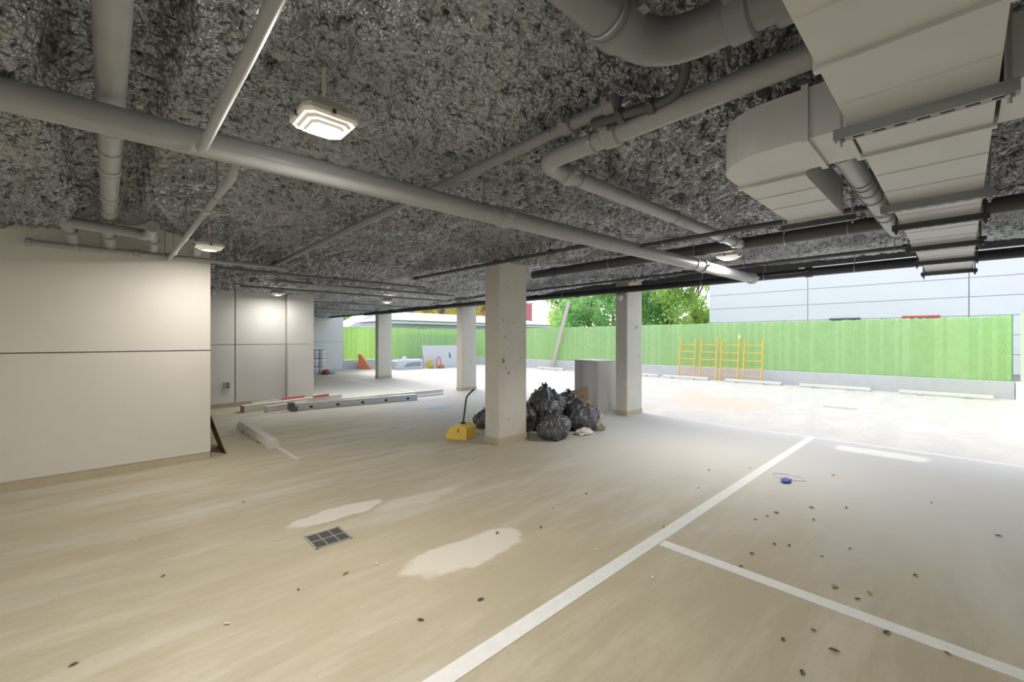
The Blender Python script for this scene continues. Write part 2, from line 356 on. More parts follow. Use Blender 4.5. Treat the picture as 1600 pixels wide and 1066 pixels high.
# ------------------------------------------------------------------ columns
COLC = mat('cast_concrete_column', (0.63, 0.60, 0.54), 0.85, var=0.09, scale=5, bump=0.2, bscale=35)
def column(x0, x1, y0, y1, zt, label, pits):
    t = empty('concrete_column', ((x0+x1)/2, (y0+y1)/2, 0), label, 'column')
    m = MB(); m.bevbox(x0, x1, y0, y1, 0.09, zt+0.006, 0.012); m.build('shaft', COLC, t)
    m = MB(); m.box(x0-0.004, x1+0.004, y0-0.004, y1+0.004, 0, 0.10); m.build('base_collar', RAWC, t)
    pm = mat('air_hole_dark', (0.28, 0.26, 0.22), 0.95)
    for (u, z, r) in pits:
        q = MB(); q.lathe((0,0,0), [(r, 0), (r*0.7, 0.003)], 8)
        q.v = [(x0+u*(x1-x0)+v[0], y0-v[2]-0.0005, z+v[1]*1.4) for v in q.v]; q.build('air_hole', pm, t)
    return t
random.seed(3)
def pits(n): return [(random.uniform(0.1,0.92), random.uniform(0.3,2.4), random.uniform(0.006,0.014)) for _ in range(n)]
c1 = column(4.28, 4.88, 4.80, 5.13, 2.92, 'free-standing concrete column beside the yellow dustpan and black bags', [(0.16,1.27,0.03),(0.34,1.08,0.02),(0.25,1.16,0.012)]+pits(9))
column(7.83, 8.43, 4.78, 5.06, 2.86, 'concrete column with white dome camera at its top, beside the grey cabinet', [(0.62,1.85,0.03)]+pits(5))
column(7.93, 8.50, 10.60, 10.88, 2.86, 'slim concrete column between the lumber pile and the sunny yard', pits(4))
column(8.0, 8.60, 16.34, 16.60, 2.86, 'farthest concrete column, near the orange wedge and stacked buckets', pits(3))
m = MB(); m.lathe((0,0,0), [(0.002,-0.075),(0.045,-0.06),(0.062,-0.02),(0.066,0.03),(0.05,0.05)], 16)
m.v = [(v[0]*0.9+7.795, v[1]+4.93, v[2]+2.47) for v in m.v]
tag(m.build('dome_camera', WPLAS, smooth=True), 'white dome camera fixed high on a column', 'camera')
m = MB(); m.box(7.85, 8.08, 4.752, 4.779, 2.66, 2.81)
tag(m.build('wood_block', mat('yellow_wood', (0.75, 0.55, 0.28), 0.8)), 'raw yellow wood block fixed at the head of a column', 'wood block')

# ------------------------------------------------------------------ pipes
def hanger(parent, c, axis, r, mt=STEEL, clevis=True):
    x, y, z = c; ztop = zc(x, y)+0.02
    h = MB(); h.ring(c, axis, r+0.004, 0.005); h.build('hanger_ring', mt, parent, True)
    h = MB(); h.cyl((x, y, z+r), (x, y, ztop), 0.0055, 6); h.build('hanger_rod', mt, parent, True)
def coupling(parent, c, axis, r, w=0.05, mt=None, ears=True):
    c = Vector(c); ax = Vector(axis).normalized(); u = ax.cross(Vector((0,0,1))).normalized()
    h = MB(); h.tube([c-ax*w, c-ax*w*0.8, c+ax*w*0.8, c+ax*w], [r+0.004, r+0.014, r+0.014, r+0.004], 20)
    if ears:
        for s_ in (-1, 1): h.obox(c+u*s_*(r+0.02), ax*w*0.5, u*0.022, (0,0,0.012)); 
    h.build('coupling', mt or PIPE, parent, True)
def pipe(name, pts, r, label, mt=PIPE, hangers=(), couplings=(), n=20, cat='pipe', group=None, wc=0.05):
    t = empty(name, pts[0], label, cat, group)
    m = MB(); m.tube(pts, r, n); m.build('pipe_run', mt, t, True)
    for c, ax in hangers: hanger(t, c, ax, r)
    for c, ax in couplings: coupling(t, c, ax, r, wc, mt)
    return t
def lerp(a, b, t): return tuple(a[i]+(b[i]-a[i])*t for i in range(3))
AX = (1,0,0); AY = (0,1,0); AZ = (0,0,1)
# long main pipe crossing the picture
A0 = (-0.35, 2.96, 2.70); A1 = (7.60, 2.32, 2.575)
Am = lerp(A0, A1, -0.45)
def onA(x): return lerp(A0, A1, (x-A0[0])/(A1[0]-A0[0]))
axA = tuple(A1[i]-A0[i] for i in range(3))
pipe('main_pipe', [Am, A1], 0.075, 'long grey main pipe crossing the whole ceiling towards the sunny yard', n=28,
     hangers=[(onA(2.28), axA), (onA(5.7), axA), (onA(-1.2), axA)], couplings=[(onA(2.50), axA), (onA(5.95), axA), (onA(7.52), axA)])
# big vertical-looking drain pipe on the left
dz = 2.87
t = pipe('drain_pipe', [(0.015, -0.95, dz), (0.015, 5.95, dz)], 0.06, 'grey drain pipe running in a foam pocket to the wall manifold', n=24,
     hangers=[((0.015, 3.9, dz), AY), ((0.015, 1.2, dz), AY)])
for y in (3.45, 4.35, 5.2, 5.75):
    h = MB(); h.tube([(0.015, y-0.05, dz), (0.015, y+0.05, dz)], 0.066, 20); h.ring((0.015, y+0.055, dz), AY, 0.064, 0.007); h.build('coupling', PIPE, t, True)
# manifold at the wall
t = empty('pipe_manifold', (0.0, 6.2, 2.75), 'cluster of grey drain elbows and capped stubs above the cream wall', 'pipe')
m = MB(); m.tube([(-0.34, 6.18, 2.78), (0.33, 6.18, 2.75)], 0.055, 16); m.build('header', PIPE, t, True)
for (xs, r_) in ((-0.32, 0.052), (-0.02, 0.055), (0.36, 0.05), (0.78, 0.05)):
    m = MB(); m.tube(bez((xs, 6.15, 2.78), (xs+0.03, 6.48, 2.78), (xs+0.05, 6.66, 2.70), 6)+[Vector((xs+0.05, 6.73, 2.695))] , r_, 16); o = m.build('stub', PIPE, t, True)
    m = MB(); m.ring((xs+0.035, 6.47, 2.748), (0.02, 0.6, -0.2), r_+0.003, 0.008); m.build('seam_ring', PIPE, o, True)
    m = MB(); m.ring((xs+0.05, 6.70, 2.697), AY, r_+0.003, 0.008); m.build('seam_ring', PIPE, o, True)
m = MB(); m.tube(bez((0.20, 6.18, 2.76), (0.34, 6.18, 2.70), (0.34, 5.90, 2.74), 6)+[Vector((0.34, 5.72, 2.75))], 0.05, 16); o = m.build('cleanout', PIPE, t, True)
m = MB(); m.cyl((0.34, 5.69, 2.75), (0.34, 5.74, 2.75), 0.058, 18); m.build('cap', PIPE, o, True)
# conduit along the wall top
pipe('wall_conduit', [(-0.62, YW-0.09, 2.63), (XE+0.9, YW-0.09, 2.63)], 0.028, 'thin grey sprinkler line along the top of the cream wall',
     mt=PIPE, hangers=[((-0.05, YW-0.09, 2.63), AX), ((0.52, YW-0.09, 2.63), AX)], couplings=[((-0.25, YW-0.09, 2.63), AX), ((0.25, YW-0.09, 2.63), AX), ((0.58, YW-0.09, 2.63), AX), ((-0.6, YW-0.09, 2.63), AX)], wc=0.03, n=12)
# branch pipes
pipe('branch_pipe', bez((0.362, 0.55, 2.95), (0.362, 0.55, 2.60), (0.362, 0.80, 2.60), 6)+[(0.362, 2.72, 2.60), (0.362, 2.80, 2.62)], 0.023, 'thin grey branch pipe passing under the main pipe beside the bright lamp', n=14)
pipe('branch_pipe', [(0.56, 2.985, 2.66), (0.56, 3.1, 2.60), (0.56, YW-0.06, 2.60)], 0.023, 'thin grey branch pipe from the main pipe to the cream wall', n=14,
     hangers=[((0.56, 3.6, 2.60), AY), ((0.56, 6.3, 2.60), AY)], couplings=[((0.56, 4.0, 2.60), AY)], wc=0.03)
t = pipe('branch_pipe', [(1.97, 1.27, 2.86), (1.97, 8.1, 2.80)], 0.036, 'grey branch pipe crossing above the main pipe toward the back wall', mt=PAINT, n=16,
     hangers=[((1.97, 1.72, 2.86), AY), ((1.97, 4.6, 2.84), AY), ((1.97, 5.3, 2.84), AY), ((1.97, 7.2, 2.83), AY)], couplings=[((1.97, 1.6, 2.858), AY), ((1.97, 1.3, 2.86), AY)], wc=0.04)
# small return with an elbow up into the foam
p0 = (1.97, 1.42, 2.80); p1 = (2.03, 1.10, 2.80); p2 = (2.0, 0.90, 2.80)
pipe('elbow_pipe', [p0, (2.0, 1.22, 2.80), p1]+bez((2.04, 1.04, 2.80), (2.05, 0.90, 2.80), (1.93, 0.88, 2.95), 6), 0.026, 'short dark pipe with flanges turning up into the foam', mt=DARKP,
     couplings=[((2.0, 1.26, 2.80), (0.18, -1, 0)), ((2.03, 1.10, 2.80), (0.18, -1, 0))], wc=0.022, n=14)
# L shaped pipe
Lz = 2.77
lp = [(2.10, -0.95, Lz), (2.10, 1.74, Lz)]+bez((2.10, 1.78, Lz), (2.10, 1.93, Lz), (2.26, 1.93, Lz), 8)[1:]+[(5.80, 1.93, Lz+0.03)]
pipe('elbow_drain_pipe', lp, 0.056, 'grey drain pipe turning a corner under the foam, behind the branch pipe', n=22,
     hangers=[((2.10, 1.5, Lz), AY), ((2.5, 1.93, Lz), AX), ((4.0, 1.93, Lz+0.015), AX)], couplings=[((2.10, 1.38, Lz), AY), ((2.38, 1.93, Lz), AX), ((5.2, 1.93, Lz+0.025), AX), ((5.6, 1.93, Lz+0.028), AX)], wc=0.05)
# large elbow at top
tp = bez((0.42, 0.885, 3.12), (0.42, 0.885, 2.78), (0.75, 0.885, 2.78), 8)+[(1.38, 0.885, 2.78)]+bez((1.42, 0.885, 2.78), (1.64, 0.885, 2.78), (1.66, 0.66, 2.78), 10)+[(1.69, -0.95, 2.78)]
pipe('large_elbow_pipe', tp, 0.083, 'largest grey pipe turning a wide elbow beside the duct', mt=PAINT, n=28,
     hangers=[((1.30, 0.885, 2.78), AX), ((1.68, 0.36, 2.78), AY), ((0.95, 0.885, 2.78), AX)], couplings=[((1.38, 0.885, 2.78), AX), ((1.665, 0.55, 2.78), AY), ((1.68, 0.40, 2.78), AY)], wc=0.045)
# pipes along Y farther out
pipe('thin_pipe', [(4.28, 2.86, 2.75), (4.24, 7.2, 2.75)], 0.028, 'thin dark sprinkler pipe ending above the free-standing column', mt=DARKP, n=12, couplings=[((4.26, 3.75, 2.75), AY), ((4.24, 7.1, 2.75), AY)], hangers=[((4.27, 3.4, 2.75), AY)], wc=0.03)
pipe('thin_pipe', [(4.40, 2.50, 2.655), (4.43, 0.50, 2.655)], 0.024, 'thin dark sprinkler pipe passing under the duct elbow outlet', mt=DARKP, n=12, hangers=[((4.42, 1.1, 2.655), AY), ((4.41, 2.25, 2.655), AY)])
pipe('thick_pipe', [(5.88, 5.6, 2.815), (5.88, -0.95, 2.815)], 0.078, 'thick dark pipe crossing behind the duct and the elbow drain pipe', mt=DARKP, n=22,
     hangers=[((5.88, 3.9, 2.815), AY), ((5.88, 1.45, 2.815), AY), ((5.88, 0.85, 2.815), AY)], couplings=[((5.88, 5.1, 2.815), AY)])
pipe('edge_sprinkler_pipe', [(7.42, -0.2, 2.78), (7.42, 12.5, 2.76)], 0.026, 'thin dark sprinkler pipe running just inside the slab edge', mt=DARKP, n=12,
     hangers=[((7.42, y, 2.77), AY) for y in (0.6, 2.4, 4.0, 4.3, 6.2, 8.4, 10.5)], couplings=[((7.42, 0.5, 2.78), AY), ((7.42, 3.55, 2.775), AY)], wc=0.03)
pipe('edge_pipe', [(7.74, -0.72, 2.65), (7.74, -0.6, 2.616), (7.74, 17.0, 2.63)], 0.066, 'black pipe hung along the open slab edge over the columns', mt=BLACKP, n=20,
     hangers=[((7.74, y, 2.62), AY) for y in (-0.1, 1.05, 2.2, 3.2, 6.4, 8.2, 9.6, 12.0, 14.0)], couplings=[((7.74, 1.6, 2.618), AY), ((7.74, 6.0, 2.62), AY)])
for i, (y, x0_, x1_, lab) in enumerate(((7.9, 1.2, 4.9, 'thin grey pipe high above the wheel stop'), (8.9, 2.3, 6.4, 'thin grey pipe with clamps above the long cartons'), (10.3, 2.0, 7.3, 'grey pipe above the steel studs near the white wall'), (13.2, 4.0, 7.6, 'grey pipe high above the white bay lines'), (16.0, 4.0, 7.6, 'grey pipe nearest the stacked buckets'))):
    pipe('cross_pipe', [(x0_, y, 2.70), (x1_, y, 2.70)], 0.026, lab, mt=PAINT, n=12, hangers=[((x0_+0.6, y, 2.70), AX), ((x1_-0.8, y, 2.70), AX)], couplings=[(((x0_+x1_)/2, y, 2.70), AX)], wc=0.04)
# drop pipe between the ducts
t = pipe('drop_pipe', [(2.69, 0.425, 2.57), (4.9, 0.425, 2.60)]+bez((5.0, 0.425, 2.60), (5.70, 0.425, 2.61), (5.82, 0.425, 2.76), 6), 0.055, 'grey pipe between the main duct and the short branch duct', n=22,
     hangers=[((3.35, 0.425, 2.579), AX), ((4.35, 0.425, 2.593), AX)])
for x in (2.75, 3.45, 3.62, 3.85, 4.3, 4.55):
    h = MB(); h.ring((x, 0.425, 2.57+0.0136*(x-2.69)), AX, 0.057, 0.007); h.build('coupling', PIPE, t, True)

# ------------------------------------------------------------------ ducts
t = empty('main_duct', (4.0, 0.11, 2.45), 'long rectangular sheet metal duct with slotted hanger bars running to the yard', 'duct')
D0, D1, DZ, DT = -0.085, 0.31, 2.45, 2.69
xs = [-2.0, -0.6, 0.75, 1.62, 2.55, 3.62, 4.28, 5.4, 6.45, 7.52]
for i in range(len(xs)-1):
    m = MB(); m.box(xs[i]+0.004, xs[i+1]-0.004, D0, D1, DZ, DT); o = m.build('duct_section', DUCT, t)
    nb = max(1, int((xs[i+1]-xs[i])/0.38))
    for j in range(1, nb+1):
        xx = xs[i]+(xs[i+1]-xs[i])*j/(nb+1); k = MB(); k.prism([(xx-0.004, D0, DZ), (xx, D0, DZ-0.004), (xx+0.004, D0, DZ)], (0, D1-D0, 0)); k.build('cross_break', DUCT, o)
    m = MB(); m.box(xs[i+1]-0.014, xs[i+1]+0.014, D0-0.012, D1+0.012, DZ-0.012, DT+0.012); m.build('flange', DUCT, t)
for i, x in enumerate((0.3, 2.13, 3.57, 4.22, 5.33, 6.38, 7.46)):
    mt = PAINT if i < 3 else DSTEEL
    m = MB()
    y0, y1 = D0-0.045, D1+0.045
    m.box(x-0.021, x-0.018, y0, y1, DZ-0.055, DZ-0.013); m.box(x+0.018, x+0.021, y0, y1, DZ-0.055, DZ-0.013)
    ns = 8; step = (y1-y0)/ns
    m.box(x-0.018, x-0.008, y0, y1, DZ-0.055, DZ-0.052); m.box(x+0.008, x+0.018, y0, y1, DZ-0.055, DZ-0.052)
    for j in range(ns): m.box(x-0.008, x+0.008, y0+j*step, y0+j*step+step*0.42, DZ-0.055, DZ-0.052)
    m.box(x-0.018, x+0.018, y0, y1, DZ-0.016, DZ-0.0125)
    o = m.build('hanger_bar', mt, t)
    for y in (y0+0.022, y1-0.022):
        h = MB(); h.cyl((x, y, DZ-0.085), (x, y, zc(x, y)+0.02), 0.006, 8); h.lathe((x, y, DZ-0.068), [(0.013, 0), (0.013, 0.012)], 6); h.build('hanger_rod', STEEL if i < 3 else DSTEEL, o)
# short branch duct (crosses the main one, turns, ends)
t = empty('branch_duct', (2.4, 0.85, 2.47), 'short sheet metal branch duct with a rounded elbow and open end', 'duct')
z0, z1 = 2.475, 2.70
arc = [(2.22, 0.62)]+[(2.22+0.26*(1-math.cos(a)), 0.62+0.26*math.sin(a)) for a in [PI/2*i/8 for i in range(1, 9)]]
poly = [(2.22, 0.33)]+arc+[(2.66, 0.88), (2.66, 0.58), (2.64, 0.56), (2.62, 0.54), (2.62, 0.33)]
m = MB(); m.prism([(x, y, z0) for x, y in poly], (0, 0, z1-z0)); m.build('elbow_section', DUCT, t)
m = MB(); m.box(2.665, 3.68, 0.57, 0.885, z0-0.004, z1); o = m.build('straight_section', DUCT, t)
for xx in (2.95, 3.25):
    k = MB(); k.prism([(xx-0.004, 0.57, z0-0.004), (xx, 0.57, z0-0.009), (xx+0.004, 0.57, z0-0.004)], (0, 0.315, 0)); k.build('cross_break', DUCT, o)
for (a0, a1, b0, b1) in ((2.208, 2.632, 0.46, 0.485), (2.655, 2.675, 0.562, 0.893), (3.66, 3.685, 0.562, 0.893), (2.208, 2.632, 0.325, 0.345)):
    m = MB(); m.box(a0, a1, b0, b1, z0-0.014, z1+0.012); m.build('flange', DUCT, t)
m = MB(); m.box(2.22, 2.62, -0.98, -0.10, z0, z1); m.build('cross_section', DUCT, t)
for x in (3.74,):
    m = MB(); m.box(x-0.02, x+0.02, 0.50, 0.95, z0-0.05, z0-0.015); o = m.build('hanger_bar', DSTEEL if x > 3 else DUCT, t)
    for y in (0.52, 0.93):
        h = MB(); h.cyl((x, y, z0-0.07), (x, y, zc(x, y)+0.02), 0.006, 8); h.build('hanger_rod', STEEL, o)
m = MB(); m.prism([(7.50, 0.322, 2.50), (7.54, 0.322, 2.50), (7.545, 0.322, 2.38), (7.53, 0.322, 2.34), (7.505, 0.322, 2.37)], (0, 0.006, 0))
tag(m.build('tape_scrap', mat('cyan_tape', (0.05, 0.55, 0.75), 0.5)), 'scrap of cyan tape hanging at the end of the long duct', 'tape')

# ------------------------------------------------------------------ ceiling lamps
LENS = mat('lamp_lens', (0.72, 0.70, 0.66), 0.25, var=0.02, emit=(1.0, 0.9, 0.74), estr=0.10)
BULB = mat('lamp_core', (1, 1, 1), 0.3, emit=(1.0, 0.95, 0.88), estr=9.0)
HOUS = mat('lamp_housing', (0.72, 0.69, 0.62), 0.45)
def lamp(x, y, z, label, power=LAMP_W):
    t = empty('ceiling_lamp', (x, y, z), label, 'lamp', 'square canopy lamps under the foam')
    a = 0.135
    def sq(h, zz, c=0.03): return [(x+sx*(h-(c if k else 0)), y+sy*(h-(0 if k else c)), zz) for (sx, sy, k) in ((1,-1,0),(1,1,0),(1,1,1),(-1,1,1),(-1,1,0),(-1,-1,0),(-1,-1,1),(1,-1,1))]
    def stack(levels):
        m = MB(); V = []; F = []
        for h, zz in levels: V += sq(h, zz, min(0.03, h*0.3))
        for i in range(len(levels)-1):
            for k in range(8): F.append((i*8+k, i*8+(k+1) % 8, (i+1)*8+(k+1) % 8, (i+1)*8+k))
        F += [tuple(range(7,-1,-1)), tuple(range((len(levels)-1)*8, len(levels)*8))]
        return m.add(V, F)
    stack([(a, z+0.012), (a, z+0.035), (a*0.85, z+0.06), (a*0.6, z+0.10), (a*0.4, z+0.105)]).build('housing', HOUS, t)
    m = stack([(a*0.55, z-0.030), (a*0.60, z-0.018), (a*0.74, z-0.016), (a*0.77, z-0.004), (a*0.92, z-0.002), (a*0.95, z+0.011)])
    o = m.build('stepped_lens', LENS, t)
    m = MB(); m.lathe((x, y, z-0.036), [(0.03, 0), (0.052, 0.004), (0.055, 0.0059)], 20); m.build('lamp_core', BULB, o, True)
    for (sx, sy) in ((1,0),(-1,0),(0,1),(0,-1)):
        m = MB(); m.box(x+sx*a-0.008, x+sx*a+0.008, y+sy*a-0.008, y+sy*a+0.008, z+0.006, z+0.03); m.build('clip', DSTEEL, t)
    m = MB(); m.cyl((x, y, z+0.10), (x, y, zc(x, y)+0.02), 0.011, 8); m.build('stem', HOUS, t, True)
    L = bpy.data.lights.new('lamp_light', 'AREA'); L.shape = 'DISK'; L.size = 0.11; L.energy = power; L.color = LAMP_C
    lo = bpy.data.objects.new('lamp_light', L); COL.objects.link(lo); lo.parent = t; lo.location = (0, 0, -0.045)
    # the prismatic lens also throws light sideways and up
    P = bpy.data.lights.new('lamp_glow', 'POINT'); P.energy = power*0.05; P.color = LAMP_C; P.shadow_soft_size = 0.05
    po = bpy.data.objects.new('lamp_glow', P); COL.objects.link(po); po.parent = t; po.location = (0, 0, -0.14)
lamp(0.81, 2.26, 2.70, 'bright square ceiling lamp beside the long main pipe')
lamp(0.86, 6.02, 2.66, 'square ceiling lamp by the pipe cluster over the cream wall', LAMP_W*0.42)
lamp(2.92, 11.1, 2.66, 'square ceiling lamp glowing on the white back wall', LAMP_W*0.32)
lamp(5.80, 11.3, 2.66, 'square ceiling lamp above the long steel studs')
lamp(6.18, 2.20, 2.72, 'square ceiling lamp between the main pipe and the thick dark pipe')
lamp(-3.6, 2.6, 2.70, 'added square ceiling lamp out of view toward the garage entrance')  # extra lamp added behind the camera to light the near bay
m = MB(); m.lathe((0,0,0), [(0.03,-0.05),(0.045,-0.03),(0.045,0.03),(0.02,0.04)], 12); p = PY(335, 456, 9.2)
m.v = [(v[0]+1.75, v[1]+Y2-0.04, v[2]+2.66) for v in m.v]
tag(m.build('wall_sensor', WPLAS, smooth=True), 'small white sensor high on the panelled wall', 'sensor')
p = PY(355, 602, Y2)
t = empty('wall_outlet', (p.x, Y2, p.z), 'grey outlet box low on the panelled wall', 'outlet')
m = MB(); m.box(p.x-0.06, p.x+0.06, Y2-0.05, Y2, p.z-0.075, p.z+0.075); m.build('box', mat('outlet_grey', (0.5, 0.49, 0.47), 0.5), t)
for dz_ in (-0.035, 0.035):
    m = MB(); m.box(p.x-0.025, p.x+0.025, Y2-0.056, Y2-0.049, p.z+dz_-0.024, p.z+dz_+0.024); m.build('socket', mat('outlet_dark', (0.12, 0.12, 0.12), 0.5), t)
m = MB(); m.cyl((6.97, Y3-0.03, 0.0), (6.97, Y3-0.03, 2.72), 0.025, 10)
tag(m.build('wall_downpipe', mat('downpipe_grey', (0.33, 0.32, 0.31), 0.5), smooth=True, at=(6.97, Y3-0.03, 0)), 'thin grey vertical pipe on the far white wall', 'pipe')

# ------------------------------------------------------------------ painted lines
FAINT = mat('worn_white_paint', (0.66, 0.63, 0.54), 0.8, var=0.12, scale=18)
def line(a, b_, w, label, mt=WHITEL):
    a = Vector(a); b_ = Vector(b_); d = (b_-a).normalized(); s_ = Vector((-d.y, d.x, 0))*w/2
    m = MB(); m.prism([(*(a+s_).xy, 0.0), (*(b_+s_).xy, 0.0), (*(b_-s_).xy, 0.0), (*(a-s_).xy, 0.0)], (0, 0, 0.003))
    return tag(m.build('parking_line', mt, at=((a.x+b_.x)/2, (a.y+b_.y)/2, 0)), label, 'line')
line((-4, 1.68, 0), (8.33, 1.68, 0), 0.105, 'long white parking line running out toward the yard')
line((3.16, 1.62, 0), (3.16, -1.0, 0), 0.10, 'white line branching at right angle from the long parking line')
line(PZ(547, 594), PZ(652, 613), 0.11, 'white bay line behind the steel studs near the far column')
line(PZ(470, 611), PZ(516, 624), 0.11, 'short white bay line beside the white pilaster')
line(PZ(434, 699), PZ(465, 718), 0.06, 'faint white line at the end of the single wheel stop', FAINT)
for (a, b_, lab) in (((1030, 611), (1110, 597), 'white yard bay line in front of the yellow frames'), ((1164, 621.5), (1234, 602.5), 'white yard bay line between the second pair of wheel stops'), ((1341, 643), (1384, 612.5), 'white yard bay line nearest the fence corner')):
    A = PZ(*a); B = PZ(*b_); y = (A.y+B.y)/2; line((min(A.x, B.x), y, 0), (16.6, y, 0), 0.11, lab)

# ------------------------------------------------------------------ wheel stops
def stop_mesh(L):
    m = MB(); prof = [(-0.075, 0), (-0.075, 0.05), (-0.045, 0.115), (0.045, 0.115), (0.075, 0.05), (0.075, 0)]
    ys = [-L/2, -L*0.30, -L*0.20, L*0.20, L*0.30, L/2]
    for i in range(5):
        lift = 0.03 if i in (1, 3) else 0
        pr = [(x, max(z, lift)) for x, z in prof]
        m.prism([(x, ys[i], z) for x, z in pr], (0, ys[i+1]-ys[i], 0))
    return m
proto = stop_mesh(1.83).build('wheel_stop', STOPC)
proto.location = (1.76, 7.92, 0); proto.scale = (1.15, 1.08, 1.15)
tag(proto, 'single concrete wheel stop on the garage floor near the cream wall', 'wheel stop')
XS = 16.85
for (a, b_, lab) in (((1410, 611), (1546, 620), 'concrete wheel stop nearest the fence corner'), ((1253, 603), (1356, 609), 'wheel stop next but one to the fence corner, with dark notches'), ((1137, 592.6), (1217, 598.6), 'wheel stop under the two frames nearer the building end'), ((1039, 585), (1104, 590), 'wheel stop under the pair of frames nearer the trees'), ((985, 582), (1013, 585.4), 'wheel stop half hidden by the column with the dome camera'), ((840, 573), (881, 576), 'wheel stop near the leaning plank')):
    ya = PX(*a, XS).y; yb = PX(*b_, XS).y
    c = proto.copy(); COL.objects.link(c); c.scale = (1, 1, 1); yc = (ya+yb)/2
    c.location = (XS, yc, 0); tag(c, lab, 'wheel stop', 'wheel stops along the fence')

# ------------------------------------------------------------------ fences
SLAT = mat('green_privacy_slat', (0.42, 0.74, 0.27), 0.55, var=0.25, scale=5, bump=0.5, bscale=60, trans=(0.66, 0.80, 0.08))
SLAT2 = mat('green_privacy_slat_light', (0.50, 0.80, 0.36), 0.55, var=0.2, scale=6, bump=0.5, bscale=60, trans=(0.74, 0.86, 0.10))
WIRE = mat('green_coated_wire', (0.78, 0.92, 0.70), 0.4, var=0.1)
POST = mat('green_fence_post', (0.16, 0.42, 0.18), 0.4)
FZ0, FZ1 = 0.47, 2.22
def fence(name, p0, p1, label, side, zt=FZ1):
    # p0 -> p1 run on the ground plane, `side` is the unit vector towards the viewer
    p0 = Vector((*p0, 0)); p1 = Vector((*p1, 0)); d = p1-p0; L = d.length; d /= L; sd = Vector((*side, 0))
    t = empty(name, (*p0.xy, FZ0), label, 'fence')
    pitch = 0.0865; n_ = int(L/pitch)
    r_ = random.Random(5)
    protos = {}
    for i in range(n_):
        k = (r_.randrange(3), r_.random() < 0.3)
        if k not in protos:
            m = MB(); dz_ = (-0.012, 0.0, 0.012)[k[0]]
            w = 0.0425; a = Vector((0,0,0))
            pts = [a-d*w+sd*0.003, a-d*w*0.4+sd*0.012, a+d*w*0.4+sd*0.012, a+d*w+sd*0.003, a+d*w-sd*0.004, a-d*w-sd*0.004]
            m.prism([(q_.x, q_.y, 0.0) for q_ in pts], (0, 0, zt-FZ0+dz_))
            me_ = bpy.data.meshes.new('slat'); me_.from_pydata(m.v, [], m.f); me_.materials.append(SLAT2 if k[1] else SLAT); protos[k] = me_
        o = bpy.data.objects.new('slat', protos[k]); COL.objects.link(o); o.parent = t
        o.location = (p0+d*((i+0.5)*pitch)).to_3d()-Vector((*p0.xy, 0))
    # chain link in front of and behind the slats
    m = MB(); cell = 0.075; H_ = zt-FZ0-0.02
    nn = int((L+H_)/cell)
    for sgn, off in ((1, 0.016), (-1, 0.019)):
        for i in range(nn):
            s0 = i*cell-(H_ if sgn > 0 else 0); a0 = max(s0, 0.0) if sgn > 0 else s0
            u0, u1 = s0, s0+H_*sgn; za, zb = 0.0, H_
            lo_, hi_ = 0.0, L
            def clip(u0, za, u1, zb):
                if u0 == u1: return None
                ts = sorted([(lo_-u0)/(u1-u0), (hi_-u0)/(u1-u0)]); ta = max(0, ts[0]); tb = min(1, ts[1])
                if tb-ta < 0.01: return None
                f_ = lambda t_: (u0+(u1-u0)*t_, za+(zb-za)*t_)
                return f_(ta), f_(tb)
            c = clip(u0, za, u1, zb)
            if not c: continue
            A = p0+d*c[0][0]+sd*off; B = p0+d*c[1][0]+sd*off; A.z = FZ0+0.01+c[0][1]; B.z = FZ0+0.01+c[1][1]
            m.tube([A, B], 0.0042, 3, caps=False)
    tag(m.build('chain_link', WIRE, t), kind='stuff')
    k = max(2, int(L/2.6)+1)
    for i in range(k):
        c = p0+d*(L*i/(k-1))-sd*0.045
        m = MB(); m.cyl((c.x, c.y, FZ0), (c.x, c.y, zt+0.02), 0.028, 10); m.lathe((c.x, c.y, zt+0.02), [(0.033, 0), (0.03, 0.02), (0.01, 0.035)], 10); m.build('post', POST, t, True)
    m = MB(); m.cyl((*(p0-sd*0.03).xy, zt-0.03), (*(p1-sd*0.03).xy, zt-0.03), 0.019, 8); m.build('top_rail', POST, t, True)
    return t
XF = 17.52; YR = -0.97
fence('back_fence', (XF, YR+0.05), (XF, Y3), 'green slatted chain-link fence behind the yellow frames and wheel stops', (-1, 0))
fence('end_fence', (9.26, Y3+0.10), (XF-0.05, Y3+0.10), 'green slatted fence below the low house roof', (0, -1), 2.26)
fence('side_fence', (12.0, YR-0.12), (XF-0.02, YR-0.12), 'sunlit green fence meeting the back fence at the corner', (0, 1), 2.30)
def kerb(name, bx, label):
    m = MB(); m.bevbox(*bx, 0.012); return tag(m.build(name, KERB, at=((bx[0]+bx[1])/2, (bx[2]+bx[3])/2, 0)), label, 'kerb')
kerb('fence_kerb', (17.40, 17.66, YR, Y3, 0, 0.47), 'low concrete kerb under the back fence')
kerb('fence_kerb', (9.24, 17.38, Y3, Y3+0.22, 0, 0.45), 'low concrete kerb under the fence by the orange wedge')
kerb('fence_kerb', (8.55, 17.66, YR-0.24, YR-0.01, 0, 0.47), 'sunlit concrete kerb under the side fence')

